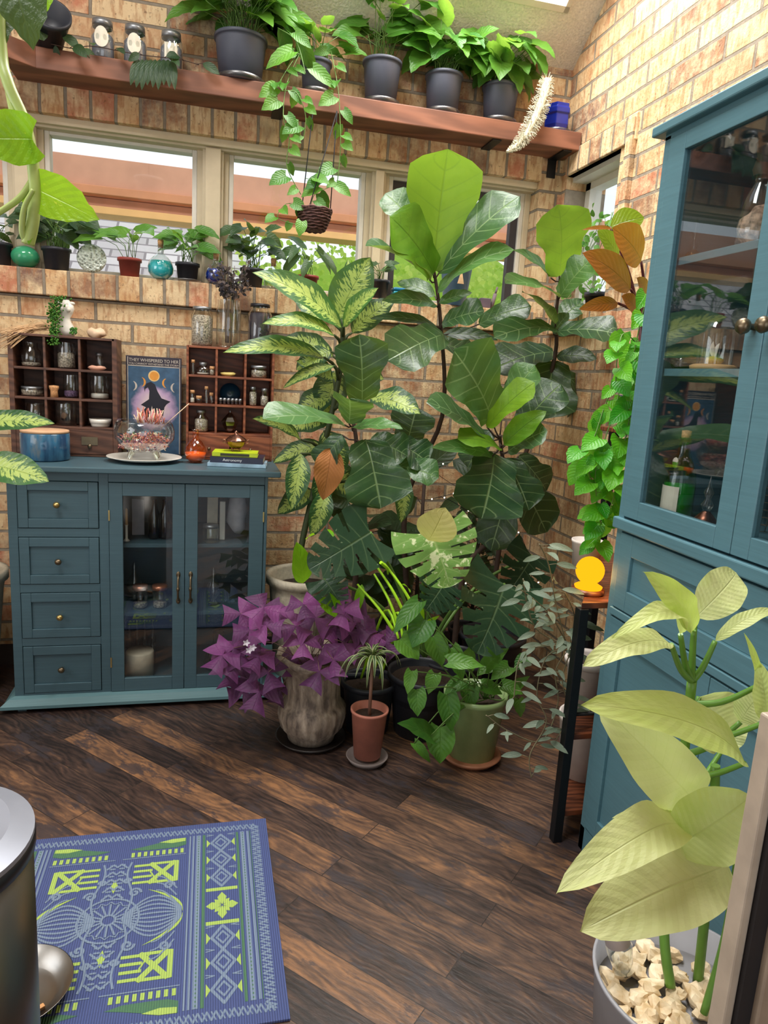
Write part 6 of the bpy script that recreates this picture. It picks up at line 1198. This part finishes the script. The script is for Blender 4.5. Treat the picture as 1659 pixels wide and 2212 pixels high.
q = cat_(1478, 770, 1.2); e = Empty('moss_dish', (1.2, q.y, 1.3845), 'low dish of stones and moss left of the bell jar', 'dish'); dq = V((1.2, q.y-.0, 1.3845)); lathe1('dish', [(.0005, .0), (.04, .0), (.055, .03), (.053, .03), (.0005, .01)], dq, tinted('green_dish_glass', (140, 190, 150), .4), e); MB().ball(dq+V((0, 0, .022)), .042, 14, wob=.6, sz=(1, 1, .4), seed=4).build('stones', plain('amber_stones', (176, 128, 76), .6, grain=.3, gs=80), e)
q = cat_(1500, 520, 1.17); e = Empty('crystal_figurine', (1.17, q.y, 1.6465), 'tiny gilt based crystal figurine on the upper cabinet shelf', 'ornament'); fq = V((1.17, q.y, 1.6465)); MB().ball(fq+V((0, 0, .016)), .018, 12, wob=.3).build('gilt_base', plain('gilt', (206, 168, 110), .25, .9), e); lathe1('crystal', [(.006, .03), (.012, .045), (.004, .055), (.01, .07), (.004, .08), (.006, .095), (.0005, .11)], fq, GLASS, e)
q = cat_(1632, 500, 1.16); e = Empty('shell_bottle', (1.16, q.y, 1.6465), 'corked glass bottle full of shells on the upper cabinet shelf', 'bottle'); fq = V((1.16, q.y, 1.6465)); lathe1('glass_body', [(.0005, .001), (.038, .001), (.042, .04), (.036, .1), (.018, .135), (.018, .15), (.022, .152)], fq, GLASS, e); MB().ball(fq+V((0, 0, .045)), .038, 14, wob=.4, sz=(.95, .95, 1.15), seed=8).build('shells', plain('pink_shells', (196, 160, 140), .7, grain=.4, gs=90), e); lathe1('stopper', [(.02, .152), (.024, .165), (.018, .19), (.024, .22), (.0005, .24)], fq, plain('dark_wood_stopper', (70, 54, 46), .6), e)
q = cat_(1600, 930, 1.2); e = Empty('wire_basket', (1.24, 1.38, 1.0125), 'round wire basket behind the green bottle in the cabinet', 'basket'); mb = MB(); wq = V((1.30, 1.40, 1.013))
for i in range(9): r_ = .05+.006*i; mb.tube([wq+V((r_*cos(a), r_*sin(a), .004+i*.018)) for a in [2*pi*k_/24 for k_ in range(25)]], .0012, 4, cap=False)
for k_ in range(12): a = 2*pi*k_/12; mb.tube([wq+V(((.05+.006*i)*cos(a), (.05+.006*i)*sin(a), .004+i*.018)) for i in range(9)], .0012, 4)
mb.build('wire', M_bronze, e)
q = cat_(1645, 1090, 1.16); jar('dark jar with a pale label behind the nearer cabinet door', (1.17, 1.10, 1.0125), .04, .12, M_blklid, M_dkherb, .9, lab=None)
# ---------------------------------------------------------------- orange lamp on the stand
lq = at(1272, 1255, Y=1.76); lz = .7425; lq = V((lq.x, 1.76, lz))
wd = Empty('wood_disc', lq, 'round wooden coaster under the glowing orange lamp', 'coaster'); lathe1('disc', [(.0005, .0), (.046, .0), (.048, .006), (.046, .014), (.0005, .014)], lq, M_walnut, wd, seg=36)
e = Empty('orange_lamp', lq+V((0, 0, .0145)), 'glowing orange glass globe lamp on the black stand', 'lamp'); L0 = lq+V((0, 0, .0145))
M_glow = emis('orange_glow', (255, 168, 20), 1.15)
MB().lathe([(.0005, .0), (.038, .0), (.04, .006), (.03, .012), (.0005, .012)], L0, 32).build('base', M_glow, e)
MB().ball(L0+V((0, 0, .052)), .041, 24).build('globe', M_glow, e)
ld_ = bpy.data.lights.new('orange_bulb', 'POINT'); ld_.energy = .5; ld_.color = (1, .5, .08); ld_.shadow_soft_size = .04; lo_ = bpy.data.objects.new('orange_bulb', ld_); COL.objects.link(lo_); lo_.location = L0+V((0, -.07, .06))
e = Empty('red_lantern', (1.33, 1.92, .7425), 'red orange glass lantern behind the glowing lamp', 'lantern'); lathe1('glass_body', [(.0005, .0), (.045, .0), (.055, .04), (.05, .1), (.03, .125), (.034, .135)], (1.32, 1.93, .7425), plain('red_orange_glass', (214, 74, 34), .2), e)
# white pots low on the stand
for i, (x_, y_, z_, r_, h_, lb) in enumerate(((1.19, 1.86, .1005, .088, .2, 'large white glazed pot on the lowest shelf of the black stand'), (1.36, 1.78, .3455, .06, .12, 'small white pot at the right of the middle stand shelf'), (1.20, 2.0, .7425, .05, .1, 'slim cream canister at the back of the top stand shelf'))):
    e = Empty('white_pot', (x_, y_, z_), lb, 'pot', 'white pots on the black stand'); lathe1('pot', [(.0005, .0005), (r_*.8, .0005), (r_, h_*.9), (r_*1.04, h_*.92), (r_*1.04, h_), (r_*.96, h_), (r_*.8, h_*.3), (.0005, h_*.28)], (x_, y_, z_), M_wpot, e, seg=40)
# fairy lights
e = Empty('string_lights', at(1060, 1080, Y=2.9), 'string of tiny warm white fairy lights among the dark stems in the corner', 'string lights'); mb = MB(); rr = random.Random(14); Mb_ = emis('fairy_bulb', (255, 240, 214), 3.)
fp = [(957, 1002), (946, 1024), (998, 1060), (980, 1066), (933, 1078), (960, 1075), (1012, 1103), (1044, 1110), (1062, 1078), (1022, 1233), (1026, 1251), (1047, 1258), (1006, 1260), (1126, 1223), (1158, 1207), (1140, 1267), (1153, 1235), (1163, 1258), (1120, 1150), (1090, 1180)]
P_ = [at(x, y, Y=2.62 if y < 1150 else 2.5) for x, y in fp]
mb.tube(spline(P_, 5), .0012, 4).build('wire', M_blk, e)
for q in P_: MB().ball(q, .0034, 6).build('bulb', Mb_, e)
# ---------------------------------------------------------------- bin and steel bowl
M_st = plain('brushed_stainless', (128, 124, 120), .35, 1., gs=6, grain=.05); M_stl = plain('satin_steel_lid', (150, 154, 166), .42, .35, gs=6)
bc_ = V((-.46, 1.03, 0)); 
e = Empty('trash_can', bc_, 'round brushed steel trash can with silver lid at the lower left', 'trash can'); rb_ = .152
q = at(75, 1810, Y=1.03); bx_ = -.395
bx_ = -.402; bc_ = V((bx_, 1.02, 0)); HB = .625
lathe1('body', [(.0005, .0), (rb_, .0), (rb_, HB-.03), (.0005, HB-.03)], bc_, M_st, e, seg=64); lathe1('band', [(rb_+.002, HB-.03), (rb_+.004, HB-.028), (rb_+.004, HB-.008), (rb_+.001, HB-.006), (.0005, HB-.006)], bc_, plain('black_plastic_band', (26, 26, 30), .35), e, seg=64); MB().lathe([(rb_+.003, HB-.006), (rb_+.003, HB+.002)], bc_, 64).lathe([(rb_+.003, HB+.002), (rb_-.030, HB+.014)], bc_, 64).lathe([(rb_-.030, HB+.014), (.0005, HB+.015)], bc_, 64).build('lid', M_stl, e); box('pedal', plain('black_plastic_band', (26, 26, 30), .35), e, (bx_-.03, bx_+.03, 1.02-rb_-.04, 1.02-rb_+.005, .008, .02), .003)
q = at(60, 2130, Z=.03); dq = V((-.372, 1.372, ZM+.0015)); e = Empty('steel_bowl', dq, 'shallow steel bowl with a wet dark residue on the mat behind the trash can', 'bowl')
lathe1('bowl', [(.0005, .0), (.06, .0), (.085, .012), (.106, .034), (.1075, .034), (.086, .011), (.06, .0015), (.0005, .0015)], dq, M_steel, e, seg=56)
mb = MB(); rr = random.Random(2)
for i in range(26): a = rr.uniform(0, 6.3); r_ = rr.uniform(0, .05); mb.ball(dq+V((r_*cos(a)-.01, r_*sin(a), .003)), rr.uniform(.002, .006), 6, wob=.5, seed=i)
mb.build('residue', plain('dark_residue', (26, 24, 24), .3), e); MB().box(-.016, .016, -.005, .005, 0, .007, M=Matrix.Translation(dq+V((.045, -.045, .006))) @ Matrix.Rotation(.6, 4, 'Z')).build('tan_chip', plain('tan_chip', (206, 150, 96), .7), e, bevel=.001)
# glass plant waterer in the grey pot
gq = at(1350, 2110, Z=RZ_-.045); e = Empty('watering_bulb', gq, 'clear glass bottle with grey cap lying upside down in the grey pot stones', 'glass bottle')
MR = Matrix.Rotation(radians(-10), 4, 'X') @ Matrix.Rotation(radians(-14), 4, 'Y'); lathe1('glass_body', [(.0005, .002), (.008, .004), (.02, .03), (.024, .06), (.021, .068)], gq, GLASS, e, M=MR); lathe1('cap', [(.022, .066), (.022, .1), (.019, .104), (.0005, .104)], gq, plain('grey_cap', (150, 138, 134), .4), e, M=MR); lathe1('cap_top', [(.0005, .1045), (.017, .1045), (.02, .106), (.0005, .108)], gq, plain('lilac_white', (206, 204, 222), .4), e, M=MR)
